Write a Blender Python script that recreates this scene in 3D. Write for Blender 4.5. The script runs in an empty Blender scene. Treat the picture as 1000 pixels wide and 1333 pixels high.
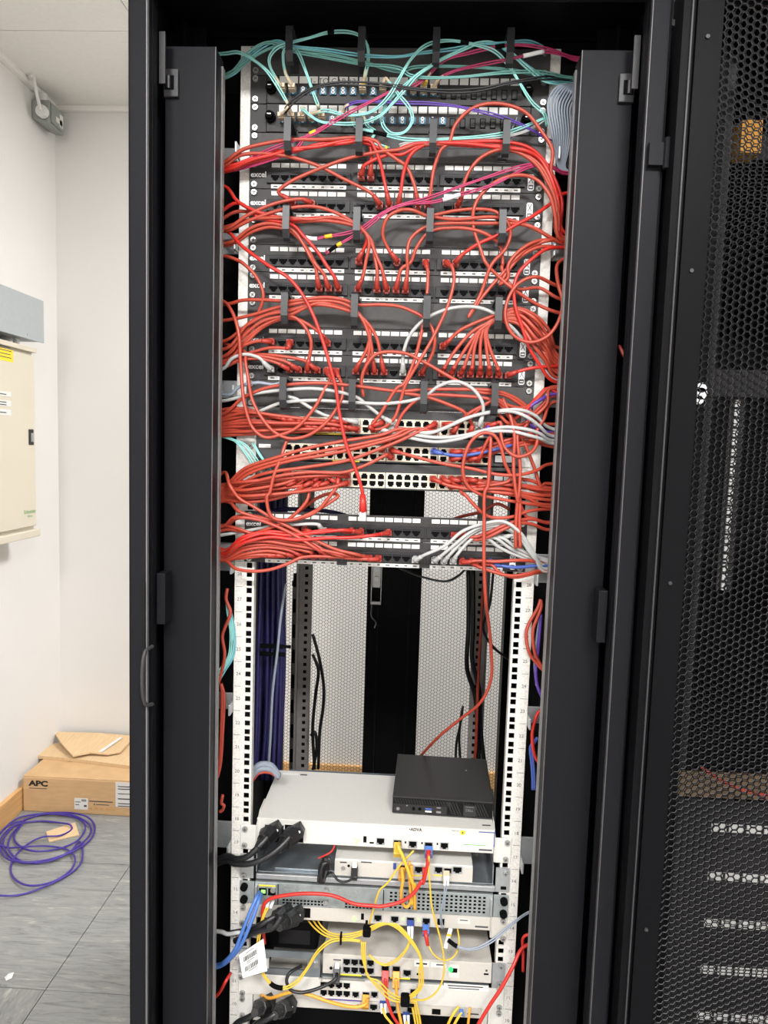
import bpy, bmesh, math, random
from mathutils import Vector, Matrix, noise
random.seed(7)
SC = bpy.context.scene
COL = SC.collection
# ------------------------------------------------------------------ camera
F = 919.71
CR = Vector((0.99862039, 0.04228738, 0.03113033))
CU = Vector((-0.03481938, 0.0895046, 0.99537759))
CF = Vector((-0.03930561, 0.99508829, -0.09085354))
CP = Vector((0.0453, -1.2005, 1.554))
cam = bpy.data.cameras.new('camera'); camo = bpy.data.objects.new('camera', cam); COL.objects.link(camo)
cam.sensor_fit = 'VERTICAL'; cam.sensor_height = 36; cam.lens = F / 1333 * 36; cam.clip_start = .02
camo.matrix_world = Matrix(((CR.x, CU.x, -CF.x, CP.x), (CR.y, CU.y, -CF.y, CP.y), (CR.z, CU.z, -CF.z, CP.z), (0, 0, 0, 1)))
SC.camera = camo
# ------------------------------------------------------------------ view and light
SC.view_settings.view_transform = 'Standard'; SC.view_settings.look = 'None'
SC.view_settings.gamma = 1; SC.view_settings.use_curve_mapping = False
SC.view_settings.exposure = 0.22
w = bpy.data.worlds.new('world'); SC.world = w; w.use_nodes = True
w.node_tree.nodes['Background'].inputs[0].default_value = (.9, .95, 1, 1)
w.node_tree.nodes['Background'].inputs[1].default_value = .02
CEIL = 2.968
LAMPS = [(-.5, -2.35, 88), (.7, -2.35, 88), (-.9, .3, 3), (.75, 1.42, 74)]   # x, y, watts of four ceiling luminaires; last one added to light back wall
for x, y, p in LAMPS:
    l = bpy.data.lights.new('ceiling_lamp', 'AREA'); l.shape = 'SQUARE'; l.size = .54; l.energy = p; l.color = (.985, .99, 1)
    o = bpy.data.objects.new('ceiling_lamp', l); COL.objects.link(o); o.location = (x, y, CEIL - .022)

def ray(x, y): return CF + CR * ((x - 500) / F) + CU * ((666.5 - y) / F)
def at(x, y, Y): d = ray(x, y); return CP + d * ((Y - CP.y) / d.y)
def onX(x, y, X): d = ray(x, y); return CP + d * ((X - CP.x) / d.x)
def onZ(x, y, Z): d = ray(x, y); return CP + d * ((Z - CP.z) / d.z)

# ------------------------------------------------------------------ materials
def lin(c): c /= 255; return c / 12.92 if c <= .04045 else ((c + .055) / 1.055) ** 2.4
def rgb(*c): return (lin(c[0]), lin(c[1]), lin(c[2]), 1)
MATS = {}
def mat(name, c, rough=.5, metal=0, var=0, scale=40, bump=0, emit=0, stretch=None, spec=.5, trans=0, c2=None, alpha=1):
    m = bpy.data.materials.new(name); m.use_nodes = True; MATS[name] = m
    nt = m.node_tree; b = nt.nodes['Principled BSDF']; col = rgb(*c)
    b.inputs['Base Color'].default_value = col; b.inputs['Roughness'].default_value = rough
    b.inputs['Metallic'].default_value = metal; b.inputs['Specular IOR Level'].default_value = spec
    if trans: b.inputs['Transmission Weight'].default_value = trans
    if emit:
        b.inputs['Emission Color'].default_value = col; b.inputs['Emission Strength'].default_value = emit
    if var or bump:
        tc = nt.nodes.new('ShaderNodeTexCoord'); mp = nt.nodes.new('ShaderNodeMapping'); n = nt.nodes.new('ShaderNodeTexNoise')
        nt.links.new(tc.outputs['Object'], mp.inputs[0]); nt.links.new(mp.outputs[0], n.inputs['Vector'])
        n.inputs['Scale'].default_value = scale; n.inputs['Detail'].default_value = 5
        if stretch: mp.inputs['Scale'].default_value = stretch
        if var:
            r = nt.nodes.new('ShaderNodeValToRGB'); nt.links.new(n.outputs['Fac'], r.inputs[0])
            d = rgb(*c2) if c2 else tuple(max(0, v * (1 - var)) for v in col[:3]) + (1,)
            e = tuple(min(1, v * (1 + var)) for v in col[:3]) + (1,) if not c2 else col
            r.color_ramp.elements[0].position = .32; r.color_ramp.elements[1].position = .68
            r.color_ramp.elements[0].color = d; r.color_ramp.elements[1].color = e
            nt.links.new(r.outputs[0], b.inputs['Base Color'])
        if bump:
            bp = nt.nodes.new('ShaderNodeBump'); bp.inputs['Strength'].default_value = bump; bp.inputs['Distance'].default_value = .002
            nt.links.new(n.outputs['Fac'], bp.inputs['Height']); nt.links.new(bp.outputs[0], b.inputs['Normal'])
    return m
mat('wall', (221, 218, 214), .85, var=.015, scale=3, bump=.05)
mat('ceiling', (229, 226, 220), .9, var=.02, scale=60, bump=.05)
mat('wood', (203, 158, 104), .5, var=.12, scale=30, stretch=(.15, .15, 2))
mat('black', (14, 14, 16), .4, var=.06, scale=300, bump=.03, spec=.06)
mat('cover', (25, 25, 28), .42, var=.05, scale=400, bump=.04, spec=.08)
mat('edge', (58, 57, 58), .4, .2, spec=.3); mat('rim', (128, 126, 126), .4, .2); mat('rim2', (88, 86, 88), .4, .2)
mat('deep', (10, 10, 12), .6, spec=.2)
mat('plate', (68, 66, 65), .45, var=.08, scale=120, spec=.2)
mat('railgrey', (160, 154, 150), .45, .2, var=.1, scale=60)
mat('panel', (55, 53, 53), .45, var=.06, scale=120, spec=.2)
mat('block', (46, 45, 46), .45, spec=.2)
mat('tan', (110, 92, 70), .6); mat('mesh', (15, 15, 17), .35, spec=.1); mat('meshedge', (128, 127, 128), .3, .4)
mat('hole', (8, 8, 9), .8, spec=.08)
mat('paper', (214, 213, 209), .7)
mat('ink', (70, 70, 72), .8); mat('inkb', (28, 26, 26), .8)
mat('print', (236, 236, 236), .6)
mat('zinc', (208, 204, 198), .5, .1, var=.14, scale=260)
mat('steel', (176, 178, 180), .38, .7, var=.06, scale=90)
mat('tray', (140, 147, 152), .36, .75, var=.1, scale=30)
mat('chrome', (165, 164, 161), .3, .6)
mat('ring', (44, 44, 46), .36, spec=.35)
mat('red', (166, 64, 47), .4)
mat('red2', (190, 42, 34), .38)
mat('red3', (166, 62, 48), .44)
mat('plugred', (158, 48, 36), .42)
mat('aqua', (138, 198, 192), .4); mat('aqua2', (104, 170, 180), .4); mat('teal', (96, 150, 142), .42)
mat('magenta', (168, 48, 92), .42); mat('violet', (86, 58, 146), .42)
mat('purple', (62, 46, 136), .42); mat('navy', (36, 32, 84), .5)
mat('greyc', (134, 142, 154), .42); mat('whitec', (172, 172, 170), .42); mat('blackc', (26, 26, 28), .4)
mat('yellow', (208, 172, 56), .4); mat('orange', (216, 152, 52), .4); mat('blue', (74, 112, 180), .42); mat('blue2', (64, 86, 156), .42)
mat('beige', (196, 178, 150), .45); mat('yband', (222, 180, 34), .5); mat('lcblue', (40, 108, 138), .4)
mat('device', (200, 197, 191), .45, var=.02, scale=200)
mat('device2', (186, 181, 173), .45, var=.02, scale=200)
mat('galv', (158, 164, 164), .42, .55, var=.12, scale=70)
mat('swblack', (44, 44, 46), .45); mat('swport', (214, 204, 184), .42, .2)
mat('swlabel', (225, 200, 60), .6)
mat('pc', (42, 41, 40), .45, var=.05, scale=300, spec=.2)
mat('card', (196, 160, 116), .8, var=.06, scale=14, stretch=(1, 1, 6))
mat('card2', (208, 178, 138), .85, var=.07, scale=18, stretch=(9, .6, 1))
mat('board', (204, 195, 177), .4); mat('trunk', (160, 165, 166), .45, var=.03, scale=60)
mat('ysticker', (240, 205, 40), .6); mat('green', (90, 170, 70), .6); mat('boxgrey', (140, 144, 140), .5)
mat('led', (120, 255, 90), .5, emit=2.5); mat('ledg', (40, 215, 90), .4, emit=1.6)
mat('diffuser', (255, 250, 240), .5, emit=4)
mat('clear', (230, 225, 222), .15, trans=.5)
mat('navyprint', (50, 70, 140), .6)
# streaked vinyl of the floor tiles, running along x or along y
def floor_mat(name, sx, sy):
    m = bpy.data.materials.new(name); m.use_nodes = True; MATS[name] = m
    nt = m.node_tree; b = nt.nodes['Principled BSDF']; b.inputs['Roughness'].default_value = .42
    tc = nt.nodes.new('ShaderNodeTexCoord'); mp = nt.nodes.new('ShaderNodeMapping'); mp.inputs['Scale'].default_value = (sx, sy, 1)
    geo = nt.nodes.new('ShaderNodeNewGeometry'); nt.links.new(geo.outputs['Position'], mp.inputs[0])
    n = nt.nodes.new('ShaderNodeTexNoise'); n.inputs['Scale'].default_value = 9; n.inputs['Detail'].default_value = 10; n.inputs['Roughness'].default_value = .72; n.inputs['Distortion'].default_value = 1.2
    nt.links.new(mp.outputs[0], n.inputs['Vector'])
    r = nt.nodes.new('ShaderNodeValToRGB'); nt.links.new(n.outputs['Fac'], r.inputs[0])
    el = r.color_ramp.elements; el[0].position = .30; el[0].color = rgb(94, 95, 95); el[1].position = .72; el[1].color = rgb(172, 170, 160)
    for p_, c_ in ((.40, (120, 121, 120)), (.50, (133, 134, 132)), (.60, (143, 143, 139)), (.64, (157, 156, 149))):
        e = el.new(p_); e.color = rgb(*c_)
    nt.links.new(r.outputs[0], b.inputs['Base Color'])
floor_mat('vinyl', .9, 7); floor_mat('vinyl2', 7, 1.6)

# ------------------------------------------------------------------ mesh builder
class MB:
    def __init__(s): s.v = []; s.f = []; s.m = []
    def add(s, vs, fs, m=0):
        n = len(s.v); s.v += [tuple(v) for v in vs]; s.f += [tuple(i + n for i in f) for f in fs]; s.m += [m] * len(fs); return s
    def box(s, x0, x1, y0, y1, z0, z1, m=0):
        if x0 > x1: x0, x1 = x1, x0
        if y0 > y1: y0, y1 = y1, y0
        if z0 > z1: z0, z1 = z1, z0
        return s.add([(x0, y0, z0), (x1, y0, z0), (x1, y1, z0), (x0, y1, z0), (x0, y0, z1), (x1, y0, z1), (x1, y1, z1), (x0, y1, z1)],
                     [(0, 3, 2, 1), (4, 5, 6, 7), (0, 1, 5, 4), (1, 2, 6, 5), (2, 3, 7, 6), (3, 0, 4, 7)], m)
    def cyl(s, a, b, r, n=12, m=0, r2=None):
        a = Vector(a); b = Vector(b); d = (b - a).normalized(); r2 = r if r2 is None else r2
        u = d.orthogonal().normalized(); v = d.cross(u)
        vs = []
        for c, q in ((a, r), (b, r2)):
            for i in range(n):
                t = 2 * math.pi * i / n; vs.append(c + (u * math.cos(t) + v * math.sin(t)) * q)
        fs = [(i, (i + 1) % n, n + (i + 1) % n, n + i) for i in range(n)] + [tuple(range(n - 1, -1, -1)), tuple(range(n, 2 * n))]
        return s.add(vs, fs, m)
    def prism(s, poly, ax, a, b, m=0):
        """polygon of 2-D points extruded along axis ax ('x','y','z') from a to b"""
        n = len(poly)
        def P(p, t): return (t, p[0], p[1]) if ax == 'x' else (p[0], t, p[1]) if ax == 'y' else (p[0], p[1], t)
        vs = [P(p, a) for p in poly] + [P(p, b) for p in poly]
        return s.add(vs, [(i, (i + 1) % n, n + (i + 1) % n, n + i) for i in range(n)] + [tuple(range(n - 1, -1, -1)), tuple(range(n, 2 * n))], m)
    def tube(s, pts, r, n=8, m=0, r1=None):
        pts = [Vector(p) for p in pts]; N = len(pts)
        tg = [(pts[min(i + 1, N - 1)] - pts[max(i - 1, 0)]).normalized() for i in range(N)]
        u = tg[0].orthogonal().normalized(); vs = []
        for i in range(N):
            u = (u - tg[i] * u.dot(tg[i]))
            u = u.normalized() if u.length > 1e-6 else tg[i].orthogonal().normalized()
            v = tg[i].cross(u); q = r if r1 is None else r + (r1 - r) * i / (N - 1)
            for k in range(n):
                t = 2 * math.pi * k / n; vs.append(pts[i] + (u * math.cos(t) + v * math.sin(t)) * q)
        fs = [(i * n + k, i * n + (k + 1) % n, (i + 1) * n + (k + 1) % n, (i + 1) * n + k) for i in range(N - 1) for k in range(n)]
        fs += [tuple(range(n - 1, -1, -1)), tuple(range((N - 1) * n, N * n))]
        return s.add(vs, fs, m)
    def mesh(s, name, mats, smooth=False):
        me = bpy.data.meshes.new(name); me.from_pydata(s.v, [], s.f)
        for q in ([mats] if isinstance(mats, str) else mats): me.materials.append(MATS[q])
        if len(me.materials) > 1: me.polygons.foreach_set('material_index', s.m)
        bm = bmesh.new(); bm.from_mesh(me); bmesh.ops.recalc_face_normals(bm, faces=bm.faces); bm.to_mesh(me); bm.free()
        if smooth: me.polygons.foreach_set('use_smooth', [len(p.vertices) < 6 for p in me.polygons])
        return me
def link(name, data, parent=None, loc=None, rot=None):
    o = bpy.data.objects.new(name, data); COL.objects.link(o)
    if parent: o.parent = parent
    if loc is not None: o.location = loc
    if rot is not None: o.rotation_euler = rot
    return o
def part(name, mb, mats, parent, loc=None, rot=None, bevel=0, smooth=False):
    me = mb if isinstance(mb, bpy.types.Mesh) else mb.mesh(name, mats, smooth)
    o = link(name, me, parent, loc, rot)
    if bevel:
        b = o.modifiers.new('bevel', 'BEVEL'); b.width = bevel; b.segments = 2; b.limit_method = 'ANGLE'
    return o
def tag(o, label, cat, group=None):
    o['label'] = label; o['category'] = cat
    if group: o['group'] = group
    return o
def thing(name, label, cat, loc=(0, 0, 0), group=None, rot=None): return tag(link(name, None, None, loc, rot), label, cat, group)
def struct(name, mb, mats, **k):
    o = part(name, mb, mats, None, **k); o['kind'] = 'structure'; return o
TXT = {}
def text(name, body, size, m, parent, loc, rot=(math.pi / 2, 0, 0), align='LEFT', sx=1, bold=0):
    key = (body, size, m, align, sx)
    if key not in TXT:
        c = bpy.data.curves.new(name, 'FONT'); c.body = body; c.size = size; c.align_x = align; c.align_y = 'CENTER'; c.resolution_u = 3; c.offset = bold
        t = bpy.data.objects.new('tmp', c); me = bpy.data.meshes.new_from_object(t); bpy.data.objects.remove(t); bpy.data.curves.remove(c)
        me.transform(Matrix.Diagonal((sx, 1, 1, 1))); me.materials.clear(); me.materials.append(MATS[m]); TXT[key] = me
    return link(name, TXT[key], parent, loc, rot)
def catmull(P, per=7):
    P = [Vector(p) for p in P]; n = len(P); out = []
    for i in range(n - 1):
        p0 = P[i - 1] if i else P[0] * 2 - P[1]; p1, p2 = P[i], P[i + 1]; p3 = P[i + 2] if i + 2 < n else P[-1] * 2 - P[-2]
        d0, d1, d2 = [max((b - a).length, 1e-5) ** .5 for a, b in ((p0, p1), (p1, p2), (p2, p3))]
        m1 = (p1 - p0) / d0 - (p2 - p0) / (d0 + d1) + (p2 - p1) / d1
        m2 = (p2 - p1) / d1 - (p3 - p1) / (d1 + d2) + (p3 - p2) / d2
        m1 *= d1; m2 *= d1
        k = max(3, min(per, int((p2 - p1).length / .006) + 2))
        for j in range(k):
            t = j / k; t2 = t * t; t3 = t2 * t
            out.append(p1 * (2 * t3 - 3 * t2 + 1) + m1 * (t3 - 2 * t2 + t) + p2 * (-2 * t3 + 3 * t2) + m2 * (t3 - t2))
    out.append(P[-1]); return out
U = .04445; Z0 = .10524
def zu(n): return Z0 + n * U          # height of the lower edge of unit n+1
# ================================================================== the room
XL, XR, YB, YF = -1.55, 2.3, 1.92, -3.6
fl = struct('floor', MB().box(XL, XR, YF, YB, -.06, -.012), 'deep')
me_a = MB().box(-.2986, .2986, -.2986, .2986, -.012, 0).mesh('floor_tile', 'vinyl'); me_b = MB().box(-.2986, .2986, -.2986, .2986, -.012, 0).mesh('floor_tile', 'vinyl2')
SX, SY = -.941, .623
for i in range(-2, 6):
    for j in range(-8, 3):
        x0, x1, y0, y1 = SX + .6 * i, SX + .6 * i + .6, SY + .6 * j, SY + .6 * j + .6
        if x0 >= XR - .01 or x1 <= XL + .01 or y0 >= YB - .01 or y1 <= YF + .01: continue
        turned = (i == -1 and j == -1) or (i + 2 * j) % 5 == 3 and (i, j) not in ((-1, 0), (0, 0), (0, -1), (-1, 1), (0, 1))
        if x0 >= XL and x1 <= XR and y0 >= YF and y1 <= YB:
            part('floor_tile', me_b if turned else me_a, None, fl, (x0 + .3, y0 + .3, 0))
        else:
            part('floor_tile', MB().box(max(x0, XL) + .0014, min(x1, XR) - .0014, max(y0, YF) + .0014, min(y1, YB) - .0014, -.012, 0), 'vinyl2' if turned else 'vinyl', fl)
struct('wall_left', MB().box(XL - .1, XL, YF, YB, 0, 3.0), 'wall')
struct('wall_back', MB().box(XL - .1, XR + .1, YB, YB + .1, 0, 3.0), 'wall')
struct('wall_right', MB().box(XR, XR + .1, YF, YB, 0, 3.0), 'wall')
struct('wall_front', MB().box(XL - .1, XR + .1, YF - .1, YF, 0, 3.0), 'wall')
ce = struct('ceiling', MB().box(XL - .1, XR + .1, YF - .1, YB + .1, CEIL + .012, CEIL + .08), 'ink')
cy = onZ(85, 40, CEIL).y; cx = onZ(161, 6, CEIL).x
xs = [cx + 1.2 * k for k in range(-3, 5)]; ys = [cy + .6 * k for k in range(-10, 3)]
for xa in xs:
    for ya in ys:
        a, b, c, d = max(xa, XL), min(xa + 1.2, XR), max(ya, YF), min(ya + .6, YB)
        if b - a > .02 and d - c > .02:
            part('ceiling_tile', MB().box(a + .0015, b - .0015, c + .0015, d - .0015, CEIL, CEIL + .012), 'ceiling', ce)
struct('baseboard_left', MB().box(XL, XL + .018, YF, YB - .018, 0, .1), 'wood', bevel=.003)
struct('baseboard_back', MB().box(XL, XR, YB - .018, YB, 0, .1), 'wood', bevel=.003)
struct('trim_1', MB().box(XL, XL + .022, YF, YB, CEIL - .022, CEIL).box(XL, XR, YB - .022, YB, CEIL - .022, CEIL), 'ceiling', bevel=.002)
for k, (x, y, p) in enumerate(LAMPS):
    t = thing('ceiling_light', ('square ceiling light panel behind the camera to the left', 'square ceiling light panel behind the camera to the right', 'square ceiling light panel above the aisle left of the cabinet', 'square ceiling light panel above the gap behind the cabinet')[k], 'light', (x, y, CEIL), 'ceiling light panels')
    m = MB()
    for a in (-1, 1): m.box(a * .3, a * .272, -.3, .3, -.02, 0).box(-.272, .272, a * .3, a * .272, -.02, 0)
    part('frame', m, 'print', t)
    part('diffuser', MB().box(-.272, .272, -.272, .272, -.012, -.004), 'diffuser', t)

# --- distribution board, trunking and junction box on the left wall
XB = -1.43
a = onX(47, 458, XB); b = onX(47, 688, XB); zt, zb, yr = a.z, b.z, (a.y + b.y) / 2
yl = yr - .46
t = thing('distribution_board', 'cream metal distribution board with yellow sticker mounted on the left wall', 'fuse box', (XL, yr, zb))
def L(x, y, z): return (x - XL, y - yr, z - zb)
part('body', MB().box(0, XB - .012 - XL, -.46, 0, 0, zt - zb), 'board', t, bevel=.004)
part('door', MB().box(XB - .010 - XL, XB - XL, -.452, -.006, .012, zt - zb - .02), 'board', t, bevel=.003)
part('top_lip', MB().box(0, XB + .006 - XL, -.46, .002, zt - zb - .006, zt - zb + .012), 'board', t, bevel=.002)
part('bottom_lip', MB().box(0, XB + .012 - XL, -.46, .004, -.03, 0), 'board', t, bevel=.004)
lc = onX(40, 569, XB)
lk = part('lock', MB().box(XB - XL, XB + .004 - XL, lc.y - yr - .016, lc.y - yr + .016, lc.z - zb - .03, lc.z - zb + .03), 'block', t, bevel=.002)
part('latch_tongue', MB().box(XB + .004 - XL, XB + .008 - XL, lc.y - yr - .007, lc.y - yr + .009, lc.z - zb - .018, lc.z - zb + .016), 'steel', lk)
s0, s1 = onX(-14, 450, XB), onX(17, 472, XB)
st = part('warning_sticker', MB().box(XB - XL, XB + .0008 - XL, s0.y - yr, s1.y - yr, s1.z - zb, s0.z - zb + .003), 'ysticker', t)
m = MB()
for k in range(4): m.box(XB + .0009 - XL, XB + .0012 - XL, s0.y - yr + .02, s1.y - yr - .012 - .006 * (k % 2), s1.z - zb + .012 + k * .012, s1.z - zb + .015 + k * .012)
part('sticker_print', m, 'ink', st)
for k, (ya, yb) in enumerate(((507, 517), (519, 529.5), (531, 541))):
    p0, p1 = onX(-12, ya, XB), onX(14, yb, XB)
    q = part('label_plate', MB().box(XB - XL, XB + .0015 - XL, p0.y - yr, p1.y - yr, p1.z - zb, p0.z - zb), 'paper', t)
    mm = MB(); zc = (p0.z + p1.z) / 2 - zb
    for j in range(1 + (k == 1)): mm.box(XB + .0016 - XL, XB + .0019 - XL, p0.y - yr + .02, p1.y - yr - .03, zc - .003 + j * .009 - .004 * (k == 1), zc + .0005 + j * .009 - .004 * (k == 1))
    part('label_print', mm, 'ink', q)
lg = onX(39, 666, XB)
text('maker_mark', 'Schneider', .022, 'green', t, (XB + .0008 - XL, lg.y - yr, lg.z - zb), (math.pi / 2, 0, math.pi / 2), 'CENTER')
text('maker_mark', 'Electric', .012, 'green', t, (XB + .0008 - XL, lg.y - yr, lg.z - zb - .017), (math.pi / 2, 0, math.pi / 2), 'CENTER')
XT = -1.41
a = onX(57, 392, XT); b = onX(57, 447, XT)
t = thing('cable_trunking', 'grey metal trunking box fixed to the left wall above the distribution board', 'trunking', (XL, a.y, b.z))
part('lid', MB().box(XT - .004 - XL, XT - XL, -.62, 0, 0, a.z - b.z), 'trunk', t, bevel=.002)
part('body', MB().box(0, XT - .004 - XL, -.62, -.004, .004, a.z - b.z - .004), 'trunk', t, bevel=.002)
for k in (-.12, -.3): part('screw', MB().cyl((XT - XL, k, .015), (XT + .002 - XL, k, .015), .004), 'steel', t)
gl = onX(40, 445, XT)
t2 = thing('cable_gland', 'short pale cable gland between the grey trunking and the cream board', 'gland', (XL + .09, gl.y - .01, zt + .012))
part('body', MB().cyl((0, 0, 0), (0, 0, b.z - zt - .012), .012), 'print', t2); part('nut', MB().cyl((0, 0, 0), (0, 0, .008), .017, 6), 'print', t2)
# junction box in the upper corner
c0 = onX(56, 140, -1.55); jb = onX(66, 176, -1.49)
yj = 1.80
t = thing('junction_box', 'small grey junction box on the left wall up under the ceiling corner', 'junction box', (XL, yj, 2.70))
ja = onX(55, 141, XL + .005); jz1 = min(ja.z, CEIL - .05); jbz = at(70, 176, 1.84).z
part('body', MB().prism([(0, jbz - 2.70 + .02), (.05, jbz - 2.70), (.075, jbz - 2.70), (.075, jz1 - 2.70), (0, jz1 - 2.70)], 'y', -.07, .05), 'boxgrey', t, bevel=.006)
part('lid', MB().box(.076, .082, -.062, .042, jbz - 2.70 + .008, jz1 - 2.70 - .008), 'boxgrey', t, bevel=.004)
part('sticker', MB().box(.082, .083, .0, .026, jz1 - 2.70 - .075, jz1 - 2.70 - .025), 'paper', t)
part('sticker', MB().box(.082, .083, -.03, .02, jbz - 2.70 + .025, jbz - 2.70 + .045), 'paper', t)
part('gland', MB().cyl((.035, -.04, jz1 - 2.70), (.035, -.04, jz1 - 2.70 + .035), .016), 'paper', t)
part('tamper_knob', MB().cyl((.055, -.075, jz1 - 2.70 - .055), (.055, -.1, jz1 - 2.70 - .055), .024), 'paper', t, bevel=.003)
zc = CEIL - .012
tag(part('conduit_cable', MB().tube(catmull([(XL + .055, yj - .1, jz1 - .055), (XL + .05, yj - .12, jz1), (XL + .045, yj - .14, jz1 + .06), (XL + .04, yj - .15, zc)]), .007), 'paper', None, smooth=True),
    'white cable dropping from the ceiling to the grey junction box', 'cable')

# --- cardboard boxes in the corner
p0 = onZ(31, 1056, 0); YBX = 1.553; zbx = at(31, 1011, YBX).z
x0 = XL + .022; wbx = .92
t = thing('cardboard_box', 'long brown cardboard box standing on the floor against the left wall', 'box', (x0, YBX, 0))
dbx = .335
part('carton', MB().box(0, wbx, 0, dbx, 0, zbx), 'card', t, bevel=.004)
part('top_flap', MB().box(.002, wbx - .002, .002, dbx / 2 - .001, zbx, zbx + .003).box(.002, wbx - .002, dbx / 2 + .001, dbx - .002, zbx, zbx + .003), 'card', t)
part('corner_tab', MB().box(-.004, .0, .01, .05, .02, zbx - .01), 'card', t)
def bx(px, py): q = at(px, py, YBX); return q.x - x0, q.z
q = bx(38, 1019.5); text('brand_print', 'APC', .031, 'inkb', t, (q[0], -.0006, q[1]), sx=1.35, bold=.0016)
m = MB(); m.box(q[0], q[0] + .075, -.0006, -.0003, q[1] - .022, q[1] - .019)
part('brand_line', m, 'ink', t)
l0, l1 = bx(97, 1038.5), bx(114.5, 1054)
s = part('shipping_label', MB().box(l0[0], l1[0], -.001, 0, l1[1], l0[1]), 'paper', t)
m = MB()
for k in range(7):
    xx = l0[0] + .03 + .003 * k; m.box(xx, xx + .0018, -.0014, -.001, l0[1] - .014, l0[1] - .004)
m.box(l0[0] + .004, l0[0] + .026, -.0014, -.001, l0[1] - .018, l0[1] - .015).box(l0[0] + .004, l0[0] + .02, -.0014, -.001, l0[1] - .03, l0[1] - .027).box(l0[0] + .04, l0[0] + .052, -.0014, -.001, l1[1] + .012, l1[1] + .02)
part('label_print', m, 'ink', s)
q0 = bx(116, 1043); m = MB()
m.box(q0[0], q0[0] + .1, -.0006, -.0002, q0[1] - .001, q0[1] + .003)
m.box(q0[0] + .03, q0[0] + .085, -.0006, -.0002, q0[1] - .014, q0[1] - .011)
m.prism([(q0[0] + .018, q0[1] - .015), (q0[0] + .026, q0[1] - .015), (q0[0] + .022, q0[1] - .007)], 'y', -.0006, -.0002)
part('carton_print', m, 'ink', t)
m = MB()
for k in range(5): m.box(q0[0] - .002 + .024 * k, q0[0] + .014 + .024 * k, -.0006, -.0002, q0[1] - .038, q0[1] - .024)
part('handling_symbols', m, 'wood', t)
l0, l1 = bx(150.5, 1018), bx(186, 1052)
s = part('address_label', MB().box(l0[0], l1[0], -.001, 0, l1[1], l0[1]), 'paper', t)
m = MB()
for k, (ww, hh) in enumerate(((.075, .004), (.05, .004), (0, 0), (.085, .003), (0, 0), (.06, .005), (0, 0), (.07, .004), (.06, .004))):
    if ww: m.box(l0[0] + .01, l0[0] + .01 + ww, -.0014, -.001, l0[1] - .016 - k * .0105 - hh, l0[1] - .016 - k * .0105)
part('label_print', m, 'ink', s)
def sheet(name, label, pts, z, th, up=None):
    n = len(pts); vs = [(x, y, z + (up[i] if up else 0)) for i, (x, y) in enumerate(pts)]
    m = MB(); top = [(x, y, zz + th) for x, y, zz in vs]
    m.add(vs + top, [tuple(range(n - 1, -1, -1)), tuple(range(n, 2 * n))] + [(i, (i + 1) % n, n + (i + 1) % n, n + i) for i in range(n)])
    return tag(part(name, m, 'card2', None), label, 'cardboard')
zz = zbx + .0035
def cz(px, py, z): q = onZ(px, py, z); return (q.x, min(q.y, YB - .02))
sheet('cardboard_sheet', 'wide flat pale cardboard sheet lying on the brown carton', [cz(43, 987, zz), cz(100, 992, zz), cz(170, 1001, zz), (-.72, cz(170, 1001, zz)[1] + .01), (-.72, 1.89), (-1.42, 1.89), cz(52, 973, zz)], zz, .014)
z2 = zz + .0145
sh = sheet('torn_cardboard_sheet', 'torn cardboard flap with ragged edge lying topmost on the carton stack', [cz(70, 962, z2), cz(80, 975, z2), cz(95, 989, z2), cz(118, 984, z2), cz(140, 985, z2), cz(157, 982, z2), cz(170, 968, z2), (-.8, 1.84), (-.8, 1.895), (-1.36, 1.895)], z2, .006, [.03, .022, .012, .01, .006, .006, .006, .002, .01, .03])
p, q = cz(130, 980, z2 + .012), cz(143, 956, z2 + .018)
part('tape_strip', MB().add([(p[0] - .008, p[1], z2 + .0165), (p[0] + .01, p[1], z2 + .0165), (p[0] + .045, 1.885, z2 + .0245), (p[0] + .027, 1.885, z2 + .0245)], [(0, 1, 2, 3)]), 'paper', sh)
q = [onZ(60, 1084, 0), onZ(64, 1097, 0), onZ(103, 1088, 0), onZ(98, 1072, 0)]
m = MB(); m.add([(v.x, v.y, .001) for v in q] + [(v.x, v.y, .005) for v in q], [(3, 2, 1, 0), (4, 5, 6, 7), (0, 1, 5, 4), (1, 2, 6, 5), (2, 3, 7, 6), (3, 0, 4, 7)])
tag(part('cardboard_scrap', m, 'card2', None), 'small square of cardboard on the floor under the purple cable coil', 'cardboard')
q = onZ(11, 1273, 0)
tag(part('paper_scrap', MB().add([(q.x - .012, q.y, .001), (q.x, q.y - .012, .001), (q.x + .012, q.y - .004, .003), (q.x + .01, q.y + .012, .009), (q.x - .004, q.y + .01, .004), (q.x, q.y, .013)], [(0, 1, 5), (1, 2, 5), (2, 3, 5), (3, 4, 5), (4, 0, 5), (4, 3, 2, 1, 0)]), 'paper', None), 'tiny crumpled white paper scrap on the grey floor', 'paper scrap')
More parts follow.
